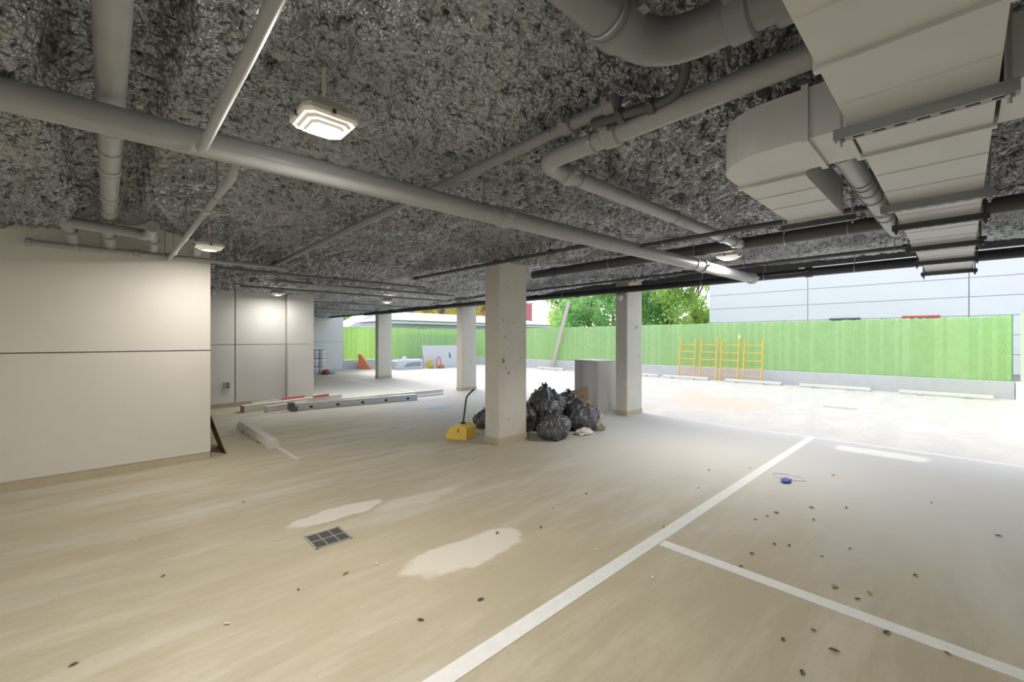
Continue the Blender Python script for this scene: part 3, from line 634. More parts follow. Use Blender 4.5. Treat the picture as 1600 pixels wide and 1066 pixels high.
# ------------------------------------------------------------------ white panelled building beyond the fence
BLD = mat('white_cladding', (0.74, 0.735, 0.75), 0.7, var=0.03, scale=1.5)
XB = 20.0; k = XB/21.0
t = empty('white_building', (XB, 0, 0), 'tall white panel-clad building behind the green fence', 'building')
m = MB(); m.box(XB+0.05, XB+9, -12, 7.955, -0.02, 6.5); m.build('wall', mat('cladding_joint', (0.42, 0.42, 0.44), 0.8), t)
zs = [0.0, 0.6, 1.2, 1.75]; zr = [1.6+(z-1.6)*k for z in (3.02, 3.66)]; dzr = zr[1]-zr[0]
rows = [zr[0]+dzr*i for i in range(-4, 7)]
ys = [7.96, 4.38*k, -0.17*k, -4.5, -8.8, -12]
for i in range(len(ys)-1):
    for j in range(len(rows)-1):
        m = MB(); m.box(XB, XB+0.06, ys[i+1]+0.012, ys[i]-0.012, max(0, rows[j])+0.008, rows[j+1]-0.008); m.build('panel', BLD, t)
def far_window(a, b_, top, bot, col, label_name):
    ya = PX(a, 500, XB).y; yb = PX(b_, 500, XB).y
    o = MB(); o.box(XB-0.05, XB+0.02, yb-0.04, ya+0.04, bot, top); w = o.build('window', mat(label_name, col, 0.4), t)
    o = MB(); o.box(XB-0.055, XB-0.04, yb+0.03, ya-0.03, bot+0.05, top-0.08); o.build('pane', mat('far_glass', (0.03, 0.05, 0.08), 0.08), w)
far_window(1298, 1342, PX(1320, 497.2, XB).z, 1.2, (0.08, 0.10, 0.14), 'far_frame_dark')
far_window(1412, 1466, PX(1440, 493.4, XB).z, 1.2, (0.55, 0.10, 0.10), 'far_frame_red')

# ------------------------------------------------------------------ low house and red building beyond the end fence
t = empty('low_house', (20, 27, 0), 'low house with pale hip roof behind the end fence', 'house')
hx0, hx1, hy0, hy1 = 12.25, 28.0, 24.0, 29.0
m = MB(); m.box(hx0+0.4, hx1-0.4, hy0+0.35, hy1-0.35, -0.02, 2.70); m.build('wall', mat('house_siding', (0.50, 0.54, 0.60), 0.8), t)
m = MB(); e = 2.74; rz = 3.45; ym = (hy0+hy1)/2
V = [(hx0,hy0,e),(hx1,hy0,e),(hx1,hy1,e),(hx0,hy1,e),(hx0+2.0,ym,rz),(hx1-3.0,ym,rz)]
m.add(V, [(0,1,5,4),(2,3,4,5),(1,2,5),(3,0,4),(3,2,1,0)]); m.build('roof', mat('pale_shingles', (0.60, 0.57, 0.56), 0.9, var=0.15, scale=8), t)
m = MB(); m.box(hx0-0.02, hx1, hy0-0.06, hy0-0.003, 2.57, 2.74); m.build('fascia', WPLAS, t)
m = MB(); m.tube([(hx0, hy0-0.10, 2.75), (hx1, hy0-0.10, 2.75)], 0.04, 8); m.build('gutter', mat('gutter_grey', (0.3, 0.29, 0.3), 0.5), t)
for x in (14.5, 18.2, 22):
    m = MB(); m.box(x, x+0.9, hy0+0.33, hy0+0.36, 1.2, 2.4); w = m.build('window', WPLAS, t)
    m = MB(); m.box(x+0.06, x+0.84, hy0+0.32, hy0+0.345, 1.26, 2.34); m.build('pane', mat('far_glass', (0.03,0.05,0.08), 0.08), w)
t = empty('garage_shed', (14.5, 31, 0), 'pale gabled shed beyond the low house end', 'shed')
m = MB(); m.box(12.7, 16.2, 30.2, 33, -0.02, 2.45); m.build('wall', mat('shed_wall', (0.62, 0.60, 0.60), 0.8), t)
m = MB(); m.prism([(12.35, 30.0, 2.42), (16.6, 30.0, 2.42), (14.5, 30.0, 3.66)], (0, 3.2, 0)); m.build('roof', mat('shed_roof', (0.70, 0.66, 0.66), 0.85, var=0.1), t)
t = empty('red_building', (38, 46, 0), 'red brick building far behind the low house', 'building')
m = MB(); m.box(24.9, 48, 46, 54, -0.02, 7.0); m.build('wall', mat('red_brick', (0.50, 0.17, 0.18), 0.85, var=0.15, scale=3), t)
m = MB(); m.box(24.7, 48.2, 45.9, 54.1, 7.0, 7.3); m.build('parapet', mat('brick_cap', (0.6, 0.5, 0.48), 0.8), t)

# ------------------------------------------------------------------ trees
BARK = mat('tree_bark', (0.16, 0.12, 0.09), 0.9, var=0.25, scale=12)
def leaf_mat(name, c, tr): return mat(name, c, 0.5, var=0.45, scale=2.2, trans=tr)
LEAFS = [leaf_mat('leaf_bright', (0.40, 0.56, 0.18), (0.58, 0.82, 0.22)), leaf_mat('leaf_mid', (0.27, 0.46, 0.20), (0.40, 0.72, 0.26)), leaf_mat('leaf_yellow', (0.50, 0.48, 0.08), (0.75, 0.75, 0.10))]
def tree(x, y, h, rx, lm, label, nl=5200, z0=1.2, ls=0.15):
    nl = int(nl*1.5)
    r_ = np.random.default_rng(int(x*31+y*17)); rr = random.Random(int(x*7+y*3))
    t = empty('tree', (x, y, -0.02), label, 'tree', 'trees beyond the fences')
    m = MB(); m.tube([(x, y, -0.02), (x+0.1, y+0.1, h*0.35), (x-0.05, y+0.2, h*0.6), (x+0.1, y, h*0.85)], [0.17, 0.13, 0.09, 0.03], 10); m.build('trunk', BARK, t, True)
    cl = []
    for i in range(26):
        a = rr.uniform(0, 2*PI); q = rx*math.sqrt(rr.random())*0.85; zz = rr.uniform(z0+0.4, h-0.3); q *= math.sin(PI*min(1, max(0.15, (zz-z0+0.8)/(h-z0+0.8))))**0.5
        cl.append((x+q*math.cos(a), y+q*math.sin(a), zz, rr.uniform(0.45, 0.85)))
    for (cx_, cy_, cz_, cr) in cl[:12]:
        m = MB(); s0 = h*rr.uniform(0.25, 0.6); m.tube([(x, y+0.1, min(s0, cz_)), ((x+cx_)/2, (y+cy_)/2, (s0+cz_)/2+0.1), (cx_, cy_, cz_)], [0.06, 0.04, 0.015], 6); m.build('branch', BARK, t, True)
    ci = r_.integers(0, len(cl), nl); C_ = np.array(cl)[ci]
    dirs = r_.normal(size=(nl, 3)); dirs /= np.linalg.norm(dirs, axis=1)[:, None]
    P_ = C_[:, :3]+dirs*(C_[:, 3]*r_.random(nl)**0.4)[:, None]
    u = r_.normal(size=(nl, 3)); u /= np.linalg.norm(u, axis=1)[:, None]; w = np.cross(u, r_.normal(size=(nl, 3))); w /= np.linalg.norm(w, axis=1)[:, None]
    s_ = (ls*(0.6+0.8*r_.random(nl)))[:, None]
    Q = np.stack([P_-u*s_*0.5, P_+w*s_*0.28, P_+u*s_*0.5, P_-w*s_*0.28], 1).reshape(-1, 3)-np.array([x, y, -0.02])
    me_ = bpy.data.meshes.new('foliage'); me_.from_pydata(Q.tolist(), [], [(4*i, 4*i+1, 4*i+2, 4*i+3) for i in range(nl)]); me_.materials.append(lm)
    o = bpy.data.objects.new('foliage', me_); COL.objects.link(o); o.parent = t
tree(21.0, 10.4, 6.0, 1.9, LEAFS[0], 'bright green tree between the column with the dome camera and the white building', 8000)
tree(20.9, 12.3, 6.2, 2.1, LEAFS[1], 'deep green tree just behind the column with the dome camera', 8000)
tree(20.6, 15.0, 6.4, 2.0, LEAFS[1], 'deep green tree above the fence behind the grey cabinet', 8000)
tree(22.5, 18.6, 6.0, 1.9, LEAFS[0], 'bright green tree behind the leaning plank', 6000)
tree(25.5, 11.0, 7.5, 2.8, LEAFS[0], 'tall bright green tree farther behind the fence', 7000, ls=0.2)
tree(26.0, 16.5, 7.5, 2.8, LEAFS[1], 'tall deep green tree farther behind the fence', 7000, ls=0.2)
tree(32.0, 20.8, 7.0, 2.6, LEAFS[0], 'bright green tree beside the hip roof end', 5000, ls=0.2)
tree(23.5, 34.5, 7.5, 2.8, LEAFS[2], 'yellow-green tree above the low house roof', 4500, z0=2.5, ls=0.28)
tree(29.0, 36.0, 7.5, 3.0, LEAFS[2], 'yellow tree between the house roof and the red building', 4500, z0=2.5, ls=0.28)
tree(14.2, 37.0, 6.0, 2.4, LEAFS[0], 'green tree behind the shed gable', 3500, z0=2.0, ls=0.26)

# ------------------------------------------------------------------ yellow scaffold frames
def frame_proto():
    t = empty('scaffold_frame', (0, 0, 0), 'x', 'scaffold frame', 'yellow frames leaning on the fence')
    w = 0.31; lean = 0.24; Hh = 1.64
    def pt(y, z): return (lean*z/Hh, y, z)
    for y in (-w, w):
        m = MB(); m.tube([pt(y, 0), pt(y, Hh)], 0.024, 10); m.build('upright', YEL, t, True)
    for z in (0.22, 0.50, 0.79, 1.08, 1.37):
        m = MB(); m.tube([pt(-w, z), pt(w, z)], 0.015, 8); m.build('rung', YEL, t, True)
    return t
pf = frame_proto()
labs = ('yellow scaffold frame farthest from the fence corner', 'yellow scaffold frame second from the tree end of the row', 'yellow scaffold frame with a white cap on one upright', 'yellow scaffold frame at the fence corner end of the row')
for i, (a, b_) in enumerate(((1064, 1088), (1095.5, 1123), (1128, 1156), (1163.5, 1193.5))):
    ya = PX(a, 528, 17.36).y; yb = PX(b_, 528, 17.36).y
    o = pf if i == 0 else copy_tree(pf)
    o.location = (17.11, (ya+yb)/2, 0); o['label'] = labs[i]
    if i == 2: FR3 = o
m = MB(); m.lathe((17.36, FR3.location.y-0.31, 1.63), [(0.04, 0), (0.045, 0.08), (0.03, 0.12)], 12)
m.build('white_cap', WPLAS, FR3, True)['label'] = 'white plastic cap'

# leaning plank at the fence
a = Vector((17.22, PX(863, 570, 17.3).y, 0.0)); b_ = Vector((17.36, PX(887, 462, 17.4).y, 3.2)); b_ = a+(b_-a)*1.12; b_.x = 17.38
m = MB(); ax = (b_-a); c = (a+b_)/2; ax_n = ax.normalized(); s_ = ax_n.cross(Vector((1,0,0))).normalized()
m.obox(c, ax/2, s_*0.11, ax_n.cross(s_)*0.02)
tag(m.build('leaning_plank', WOOD, at=a), 'long weathered plank leaning on the back fence', 'plank')

# ------------------------------------------------------------------ trash bags
BAGM = bpy.data.materials.new('black_plastic_bag'); BAGM.use_nodes = True
n = BAGM.node_tree.nodes; l = BAGM.node_tree.links; b = n['Principled BSDF']; b.inputs['Coat Weight'].default_value = 0.5; b.inputs['Base Color'].default_value = (0.065, 0.066, 0.072, 1); b.inputs['Roughness'].default_value = 0.27; b.inputs['Specular IOR Level'].default_value = 0.9
geo = n.new('ShaderNodeNewGeometry'); n1 = n.new('ShaderNodeTexNoise'); n1.inputs['Scale'].default_value = 9; n1.inputs['Detail'].default_value = 3; n1.inputs['Distortion'].default_value = 1.5
l.new(geo.outputs['Position'], n1.inputs['Vector']); bp = n.new('ShaderNodeBump'); bp.inputs['Strength'].default_value = 0.8; bp.inputs['Distance'].default_value = 0.035
l.new(n1.outputs['Fac'], bp.inputs['Height']); l.new(bp.outputs['Normal'], b.inputs['Normal'])
import bmesh
def bag(x, y, rx, ry, h, label, seed, knot=(0.1, 0.1), tilt=0.0):
    t = empty('trash_bag', (x, y, 0), label, 'trash bag', 'black trash bags by the column')
    bm = bmesh.new(); bmesh.ops.create_icosphere(bm, subdivisions=5, radius=1.0)
    so_ = Vector((seed*3.1, seed*1.7, seed*0.9))
    for v in bm.verts:
        d = v.co.normalized()
        w = 1+0.22*mnoise.noise(d*1.5+so_)
        rid = 1-abs(mnoise.noise(Vector((d.x*4, d.y*4, d.z*1.6))+so_*2)); w += 0.17*(rid**4)-0.05
        w += 0.05*(1-abs(mnoise.noise(d*5+so_)))**5-0.015
        z = d.z*w
        top = max(0, d.z)
        q = 1-0.35*top**2
        px_, py_ = d.x*rx*w*q, d.y*ry*w*q
        zz = (z*0.5+0.5)*h if z > -0.8 else 0.1*h
        zz = max(0.0, zz-0.10*h)/0.95
        px_ += knot[0]*top**3; py_ += knot[1]*top**3
        v.co = (px_+tilt*zz, py_, zz)
    me_ = bpy.data.meshes.new('bag_body'); bm.to_mesh(me_); bm.free(); me_.shade_smooth(); me_.materials.append(BAGM)
    o = bpy.data.objects.new('bag_body', me_); COL.objects.link(o); o.parent = t
    # gathered neck
    zt = max(v.co.z for v in me_.vertices); tv = max(me_.vertices, key=lambda v: v.co.z).co
    m = MB(); rr = random.Random(seed)
    for k in range(5):
        a = 2*PI*k/5+rr.random(); m.add([(x+tv.x, y+tv.y, tv.z-0.03), (x+tv.x+0.07*math.cos(a), y+tv.y+0.07*math.sin(a), tv.z+0.01+0.05*rr.random()), (x+tv.x+0.07*math.cos(a+1.0), y+tv.y+0.07*math.sin(a+1.0), tv.z-0.01)], [(0,1,2)])
    m.build('tied_neck', BAGM, t)
    return t
bag(5.22, 4.52, 0.27, 0.24, 0.44, 'squat black trash bag sitting in front of the heap', 1, (0.03, 0.0))
bag(5.22, 5.28, 0.25, 0.28, 0.58, 'black trash bag tucked against the free-standing column', 2, (0.0, 0.05))
bag(5.72, 5.12, 0.36, 0.34, 0.78, 'largest black trash bag topping the heap', 3, (0.03, 0.12))
bag(6.08, 4.66, 0.30, 0.30, 0.56, 'black trash bag lying open toward the yard with pale rubbish', 4, (-0.12, 0.08), 0.15)
bag(6.42, 5.25, 0.30, 0.28, 0.60, 'black trash bag at the rear of the heap near the cabinet', 5)
bag(6.82, 4.98, 0.16, 0.17, 0.28, 'small black trash bag at the cabinet foot', 6, (0.02, 0.02))
bag(5.02, 5.98, 0.22, 0.20, 0.34, 'small black trash bag behind the column on the dustpan side', 7, (0.03, 0.03))
def crumple(name, x, y, rx, ry, h, mt, label, cat, seed, z=0.0):
    bm = bmesh.new(); bmesh.ops.create_icosphere(bm, subdivisions=3, radius=1.0)
    for v in bm.verts:
        d = v.co.normalized(); w = 1+0.5*mnoise.noise(d*2.3+Vector((seed, 0, 0)))+0.25*mnoise.noise(d*6+Vector((0, seed, 0)))
        v.co = (d.x*rx*w, d.y*ry*w, max(0, (d.z*w+0.75)/1.75)*h)
    me_ = bpy.data.meshes.new(name); bm.to_mesh(me_); bm.free(); me_.materials.append(mt)
    o = bpy.data.objects.new(name, me_); COL.objects.link(o); o.location = (x, y, z); return tag(o, label, cat)
crumple('crumpled_paper', 5.82, 4.36, 0.17, 0.10, 0.10, mat('paper_white', (0.72, 0.70, 0.64), 0.8), 'crumpled pale paper on the floor under the open bag', 'paper', 2.0)
crumple('crumpled_paper', 6.24, 4.42, 0.10, 0.15, 0.34, mat('paper_grey', (0.45, 0.43, 0.38), 0.7), 'pale crumpled wrapping spilling from the open bag', 'paper', 5.0)
t = empty('cardboard_scrap', (7.0, 5.3, 0), 'torn brown cardboard behind the black bags', 'cardboard')
m = MB(); m.obox((7.02, 5.42, 0.32), (0.16, -0.14, 0.06), (0.06, 0.06, 0.24), (0.006, 0.006, -0.004)); m.build('flap', CARD, t)
m = MB(); m.obox((7.02, 5.30, 0.17), (0.15, -0.12, 0.0), (0.04, 0.04, 0.165), (0.006, 0.006, -0.003)); m.build('sheet', mat('pale_cardboard', (0.58, 0.44, 0.30), 0.85), t)

# ------------------------------------------------------------------ grey cabinet
t = empty('open_cabinet', (8.1, 5.9, 0), 'grey open-fronted cabinet standing behind the trash bags', 'cabinet')
CABM = mat('grey_cabinet_board', (0.62, 0.61, 0.60), 0.6, var=0.03); CABL = mat('grey_cabinet_edge', (0.68, 0.67, 0.67), 0.6, var=0.03)
A = PZ(900, 631); B = PZ(938, 645); A = Vector((8.02, 6.30, 0)); B = Vector((7.78, 5.47, 0)); u = (A-B).normalized(); wv = Vector((-u.y, u.x, 0))
if wv.x < 0: wv = -wv
Wd = (A-B).length; Dp = 0.55; Hc = 1.12
def cb(name, u0, u1, w0, w1, z0_, z1_, mt): 
    m = MB(); c = B+u*((u0+u1)/2)+wv*((w0+w1)/2); c.z = (z0_+z1_)/2
    m.obox(c, u*(u1-u0)/2, wv*(w1-w0)/2, (0, 0, (z1_-z0_)/2)); m.build(name, mt, t)
cb('side_panel', 0, 0.02, 0, Dp, 0, Hc, CABL); cb('side_panel', Wd-0.02, Wd, 0, Dp, 0, Hc, CABL)
cb('top_panel', 0.021, Wd-0.021, 0, Dp, Hc-0.02, Hc, CABL); cb('bottom_panel', 0.021, Wd-0.021, 0, Dp, 0.04, 0.06, CABM); cb('back_panel', 0.021, Wd-0.021, 0.16, 0.175, 0.061, Hc-0.021, CABM)

# ------------------------------------------------------------------ yellow dustpan
YP = mat('yellow_plastic', (0.85, 0.60, 0.10), 0.5, var=0.05)
t = empty('lobby_dustpan', (4.14, 5.56, 0), 'yellow upright dustpan with black handle beside the free-standing column', 'dustpan')
c = Vector((4.12, 5.40, 0)); u = Vector((0.95, 0.30, 0)).normalized(); v = Vector((-0.52, 0.85, 0)).normalized()
def q3(a, b2, z): return c+u*a+v*b2+Vector((0, 0, z))
prof = [(0.0, 0.0), (0.34, 0.0), (0.335, 0.06), (0.27, 0.17), (0.15, 0.235), (0.10, 0.235), (0.0, 0.18)]
m = MB(); m.prism([q3(0.012, b2, z) for b2, z in prof], u*0.25); m.build('pan_body', YP, t)
pr2 = [(b2+(0.006 if b2 > 0.2 else -0.006), z+(0.008 if z > 0.01 else 0)) for b2, z in prof]
for a_ in (0.0, 0.263):
    m = MB(); m.prism([q3(a_, b2, z) for b2, z in pr2], u*0.012); m.build('side_wing', YP, t)
h0 = q3(0.13, 0.13, 0.235); KP = mat('black_plastic', (0.02, 0.02, 0.02), 0.4)
pth = [h0, h0+Vector((0.02, -0.02, 0.22)), h0+Vector((0.04, -0.03, 0.40))]; pth += bez(pth[-1], h0+Vector((0.05, -0.04, 0.46)), h0+Vector((0.15, -0.10, 0.55)), 5)[1:]
m = MB(); m.tube(pth, 0.014, 10); m.build('handle', KP, t, True)
m = MB(); m.obox(h0+Vector((0, 0, 0.008)), u*0.03, v*0.025, (0, 0, 0.018)); m.build('handle_clip', KP, t)
m = MB(); m.obox(q3(-0.002, 0.13, 0.14), u*0.003, v*0.006, (0, 0, 0.03)); m.build('latch', KP, t)

# ------------------------------------------------------------------ cartons, studs, boards on the floor
def slab(name, a, b_, w, z0_, z1_, mt, label, cat, end=None, group=None):
    a = Vector((*a, 0)); b_ = Vector((*b_, 0)); d = (b_-a); dn = d.normalized(); s_ = Vector((-dn.y, dn.x, 0)); c = (a+b_)/2; c.z = (z0_+z1_)/2
    t = empty(name, (c.x, c.y, z0_), label, cat, group)
    m = MB(); m.obox(c, d/2, s_*w/2, (0, 0, (z1_-z0_)/2)); m.build('body', mt, t)
    if end:
        q = a.copy(); q.z = c.z; m = MB(); m.obox(q-dn*0.003, dn*0.003, s_*(w/2-0.012), (0, 0, (z1_-z0_)/2-0.012)); m.build('open_end', end, t)
        m = MB(); f0 = q-dn*0.05; f0.z = z0_+0.01; m.obox(f0, dn*0.05, s_*w/2, (0, 0, 0.004)); m.build('end_flap', CARD, t)
    return t
WBOX = mat('white_carton', (0.74, 0.71, 0.65), 0.7, var=0.05)
slab('long_carton', (2.14, 10.80), (4.45, 11.30), 0.20, 0, 0.15, WBOX, 'long white carton with brown open end lying by the panelled wall', 'carton', CARD)
slab('long_carton', (2.52, 10.48), (3.45, 10.72), 0.14, 0, 0.13, WBOX, 'shorter white carton lying beside the steel stud end', 'carton')
slab('wood_strip', (2.35, 10.95), (3.55, 11.35), 0.05, 0.15, 0.185, WBOX, 'thin white strip lying on the long carton', 'strip')
RED = mat('red_level', (0.72, 0.16, 0.13), 0.5)
slab('spirit_level', (3.02, 11.12), (3.55, 11.24), 0.04, 0.15, 0.20, RED, 'red bar resting on the long white carton', 'bar')
slab('spirit_level', (3.70, 11.02), (4.10, 11.12), 0.05, 0.15, 0.20, RED, 'short red bar near the white pilaster corner', 'bar')
slab('paper_strip', (2.6, 10.16), (2.95, 10.2), 0.08, 0, 0.012, WBOX, 'flat white scrap on the floor before the cartons', 'scrap')
STUD = mat('galvanised_stud', (0.60, 0.61, 0.62), 0.38, 0.35, var=0.06)
def stud(a, b_, h, w, label, holes):
    a = Vector((*a, 0)); b_ = Vector((*b_, 0)); d = b_-a; L = d.length; dn = d/L; s_ = Vector((-dn.y, dn.x, 0))
    t = empty('steel_stud', a, label, 'stud', 'steel studs on the floor')
    m = MB(); c = (a+b_)/2
    m.obox(c+Vector((0,0,h/2)), d/2, s_*0.004, (0,0,h/2)); m.obox(c+s_*(w/2)+Vector((0,0,0.004)), d/2, s_*(w/2-0.005), (0,0,0.004)); m.obox(c+s_*(w/2)+Vector((0,0,h-0.004)), d/2, s_*(w/2-0.005), (0,0,0.004))
    m.build('channel', STUD, t)
    for i in range(holes):
        p_ = a+d*((i+0.55)/holes); q = MB(); q.obox(p_-s_*0.0055+Vector((0,0,h*0.42)), dn*0.035, s_*0.002, (0,0,0.024)); q.build('punched_hole', mat('hole_dark', (0.02,0.02,0.02), 0.9), t)
    return t
stud((3.05, 10.22), (5.92, 9.86), 0.15, 0.16, 'long steel stud with punched holes lying nearest the chalk marks', 5)
stud((3.62, 10.62), (7.25, 10.62), 0.11, 0.12, 'longer steel stud lying behind the punched one', 0)
stud((4.6, 10.25), (7.05, 10.32), 0.05, 0.08, 'flat steel track reaching toward the slim column', 0)
m = MB(); m.obox((2.98, 10.30, 0.09), (0.05, -0.01, 0), (0.005, 0.10, 0), (0, 0, 0.09)); m.obox((3.0, 10.16, 0.05), (0.06, 0, 0), (0.0, 0.04, 0), (0, 0, 0.05))
tag(m.build('stud_bracket', mat('bracket_dark', (0.14, 0.14, 0.12), 0.5, 0.4), at=(2.98, 10.25, 0)), 'dark metal bracket at the end of the punched stud', 'bracket')
# plywood leaning at the wall end
m = MB(); m.prism([(1.205, 7.05, 0), (1.225, 7.05, 0), (1.028, 7.05, 0.62), (1.008, 7.05, 0.62)], (0, 0.62, 0))
tag(m.build('plywood_offcut', mat('plywood', (0.48, 0.36, 0.24), 0.8, var=0.15), at=(1.2, 7.3, 0)), 'brown plywood offcut leaning at the end of the cream wall', 'board')

# ------------------------------------------------------------------ floor drain
dx, dy = 1.29, 3.51; t = empty('floor_drain', (dx, dy, 0), 'square dark grated floor drain with cross bars set in the concrete', 'drain')
DR = mat('drain_iron', (0.17, 0.165, 0.155), 0.5, 0.4, var=0.3, scale=30); hw = 0.135
m = MB(); m.box(dx-hw, dx+hw, dy-hw, dy+hw, 0.0, 0.002); m.build('pit', mat('pit_black', (0.008, 0.008, 0.008), 0.9), t)
m = MB()
for s_ in (-1, 1):
    m.box(dx+s_*hw-0.008, dx+s_*hw+0.008, dy-hw-0.008, dy+hw+0.008, 0, 0.006); m.box(dx-hw, dx+hw, dy+s_*hw-0.008, dy+s_*hw+0.008, 0, 0.006)
for f_ in (-1/3, 1/3): m.box(dx+f_*hw-0.004, dx+f_*hw+0.004, dy-hw, dy+hw, 0, 0.0065)
m.box(dx-hw, dx+hw, dy-0.006, dy+0.006, 0, 0.0062)
m.build('frame', mat('drain_frame', (0.42, 0.40, 0.36), 0.5, 0.3), t)
for i in range(17):
    y = dy-hw+0.012+i*(2*hw-0.024)/16; m = MB(); m.box(dx-hw, dx+hw, y-0.0042, y+0.0042, 0.001, 0.005); m.build('grate_bar', DR, t)
# drain cover in the yard
p = PZ(1312, 637); m = MB(); m.box(p.x-0.14, p.x+0.14, p.y-0.30, p.y+0.30, 0, 0.008); m.box(p.x-0.10, p.x+0.10, p.y-0.26, p.y+0.26, 0.008, 0.010)
tag(m.build('drain_cover', mat('yard_cover', (0.45, 0.37, 0.30), 0.7), at=(p.x, p.y, 0)), 'flat brown drain cover in the sunny yard', 'drain cover')

# ------------------------------------------------------------------ far clutter
def bucket_proto(lidc, name):
    t = empty('paint_bucket', (0, 0, 0), 'x', 'bucket', 'stacked white buckets')
    m = MB(); m.lathe((0,0,0), [(0.13, 0), (0.147, 0.24), (0.157, 0.245), (0.157, 0.27), (0.148, 0.275), (0.15, 0.335)], 20); m.build('body', WPLAS, t, True)
    m = MB(); m.lathe((0,0,0), [(0.158, 0.335), (0.16, 0.368), (0.15, 0.374)], 20); m.build('lid', mat(name, lidc, 0.45), t, True)
    m = MB(); m.tube([(0.16*math.cos(a), 0.16*math.sin(a), 0.26-0.09*math.sin(a-PI)) for a in [PI+PI*i/10 for i in range(11)]], 0.004, 6); m.build('handle', STEEL, t, True)
    m = MB(); n_ = 8
    for i in range(n_):
        a0 = PI+0.5+i*(PI-1.0)/n_; a1 = PI+0.5+(i+1)*(PI-1.0)/n_
        m.add([(0.1445*math.cos(a0), 0.1445*math.sin(a0), 0.06), (0.1445*math.cos(a1), 0.1445*math.sin(a1), 0.06), (0.1475*math.cos(a1), 0.1475*math.sin(a1), 0.19), (0.1475*math.cos(a0), 0.1475*math.sin(a0), 0.19)], [(0,1,2,3)])
    m.build('label', mat('bucket_label', (0.75, 0.68, 0.74), 0.6), t)
    return t
pb = bucket_proto((0.13, 0.18, 0.75), 'blue_lid'); pg = bucket_proto((0.10, 0.60, 0.45), 'green_lid')
used = {id(pb): False, id(pg): False}
for ci, (px_, pr, cn) in enumerate(((482.5, pb, 'blue lid, stack nearest the white pilaster'), (492.5, pb, 'blue lid, middle stack'), (502.5, pg, 'green lid, stack nearest the yard'))):
    base = PZ(px_, 585.5+(-0.5 if ci == 2 else 0))
    for k_ in range(3):
        o = pr if not used[id(pr)] else copy_tree(pr); used[id(pr)] = True
        o.location = (base.x, base.y, k_*0.375); o['label'] = 'white bucket with %s, %s' % (cn, ('bottom of three', 'second of three', 'topmost')[k_])
b0 = PZ(482.5, 585.5)
m = MB(); m.lathe((b0.x, b0.y, 1.125), [(0.10, 0), (0.13, 0.06), (0.12, 0.28), (0.05, 0.38), (0.04, 0.42)], 14)
tag(m.build('white_jug', WPLAS, smooth=True, at=(b0.x, b0.y, 1.125)), 'white jug standing on top of the stacked buckets', 'jug')
p = PZ(509, 585.5); crumple('tool_bag', p.x, p.y, 0.17, 0.14, 0.22, mat('dark_red_cloth', (0.35, 0.07, 0.08), 0.7), 'dark red tool bag on the floor by the buckets', 'bag', 9.0)
p = PZ(518, 584.5); crumple('blue_rag', p.x, p.y, 0.16, 0.12, 0.10, mat('blue_cloth', (0.15, 0.50, 0.70), 0.8), 'blue rag on the floor by the red tool bag', 'rag', 11.0)
# orange wedge and white bucket by the end kerb
p = PZ(569, 577); d = Vector((0.75, -0.66, 0)); 
m = MB(); m.prism([p-d*0.30+Vector((0,0,0.0)), p+d*0.36, p-d*0.18+Vector((0,0,0.78)), p-d*0.32+Vector((0,0,0.80))], Vector((0.66, 0.75, 0))*0.16)
tag(m.build('orange_wedge', mat('orange_plastic', (0.90, 0.28, 0.14), 0.55), at=p), 'upright orange plastic wedge by the end fence', 'wedge')
pw = bucket_proto((0.8, 0.8, 0.8), 'white_lid'); p = PZ(557, 576.5); pw.location = (p.x, p.y, 0); pw['label'] = 'white bucket with white lid beside the orange wedge'; del pw['group']
# wrapped bundle
t = empty('wrapped_bundle', (11.7, 20.4, 0), 'long white wrapped bundle with grey mark before the end fence', 'bundle')
m = MB(); m.bevbox(10.9, 12.55, 20.25, 20.85, 0, 0.50, 0.09); m.build('wrap', mat('white_wrap', (0.72, 0.72, 0.73), 0.6, var=0.06), t)
m = MB(); m.prism([(11.35, 20.248, 0.14), (11.6, 20.248, 0.12), (12.0, 20.248, 0.15), (12.35, 20.248, 0.14), (12.42, 20.248, 0.33), (12.2, 20.248, 0.37), (11.8, 20.248, 0.35), (11.55, 20.248, 0.31)], (0, -0.004, 0)); m.build('grey_mark', mat('grey_print', (0.33, 0.35, 0.42), 0.7), t)
m = MB(); m.lathe((11.55, 20.55, 0.50), [(0.17, 0), (0.16, 0.02), (0.12, 0.05), (0.11, 0.10), (0.07, 0.15), (0.01, 0.17)], 16)
tag(m.build('hard_hat', WPLAS, smooth=True, at=(11.55, 20.55, 0.5)), 'white hard hat resting on the wrapped bundle', 'hat')
crumple('yellow_sack', 12.85, 20.10, 0.16, 0.14, 0.48, mat('yellow_sack', (0.72, 0.55, 0.10), 0.6), 'yellow sack beside the wrapped bundle', 'sack', 4.0)
crumple('orange_sack', 13.32, 19.78, 0.22, 0.18, 0.24, mat('orange_sack', (0.66, 0.30, 0.16), 0.6), 'low orange sack beside the yellow sack', 'sack', 6.0)
m = MB(); m.tube([(13.35, 20.15, 0), (13.33, 20.13, 0.45)]+bez((13.33, 20.13, 0.45), (13.38, 20.12, 0.62), (13.50, 20.08, 0.60), 6)[1:]+[(13.55, 20.06, 0.02)], 0.025, 8)
tag(m.build('red_hose_loop', mat('red_hose', (0.65, 0.10, 0.12), 0.5), smooth=True, at=(13.35, 20.1, 0)), 'red hooped tube behind the sacks', 'tube')
t = empty('drywall_sheet', (14.0, 20.6, 0), 'large white panel standing on edge before the end fence', 'panel')
m = MB(); m.prism([(12.75, 20.42, 0), (15.3, 20.42, 0), (15.3, 20.72, 1.24), (12.75, 20.72, 1.24)], (0, 0.03, -0.007)); m.build('sheet', mat('white_board', (0.70, 0.70, 0.71), 0.6), t)
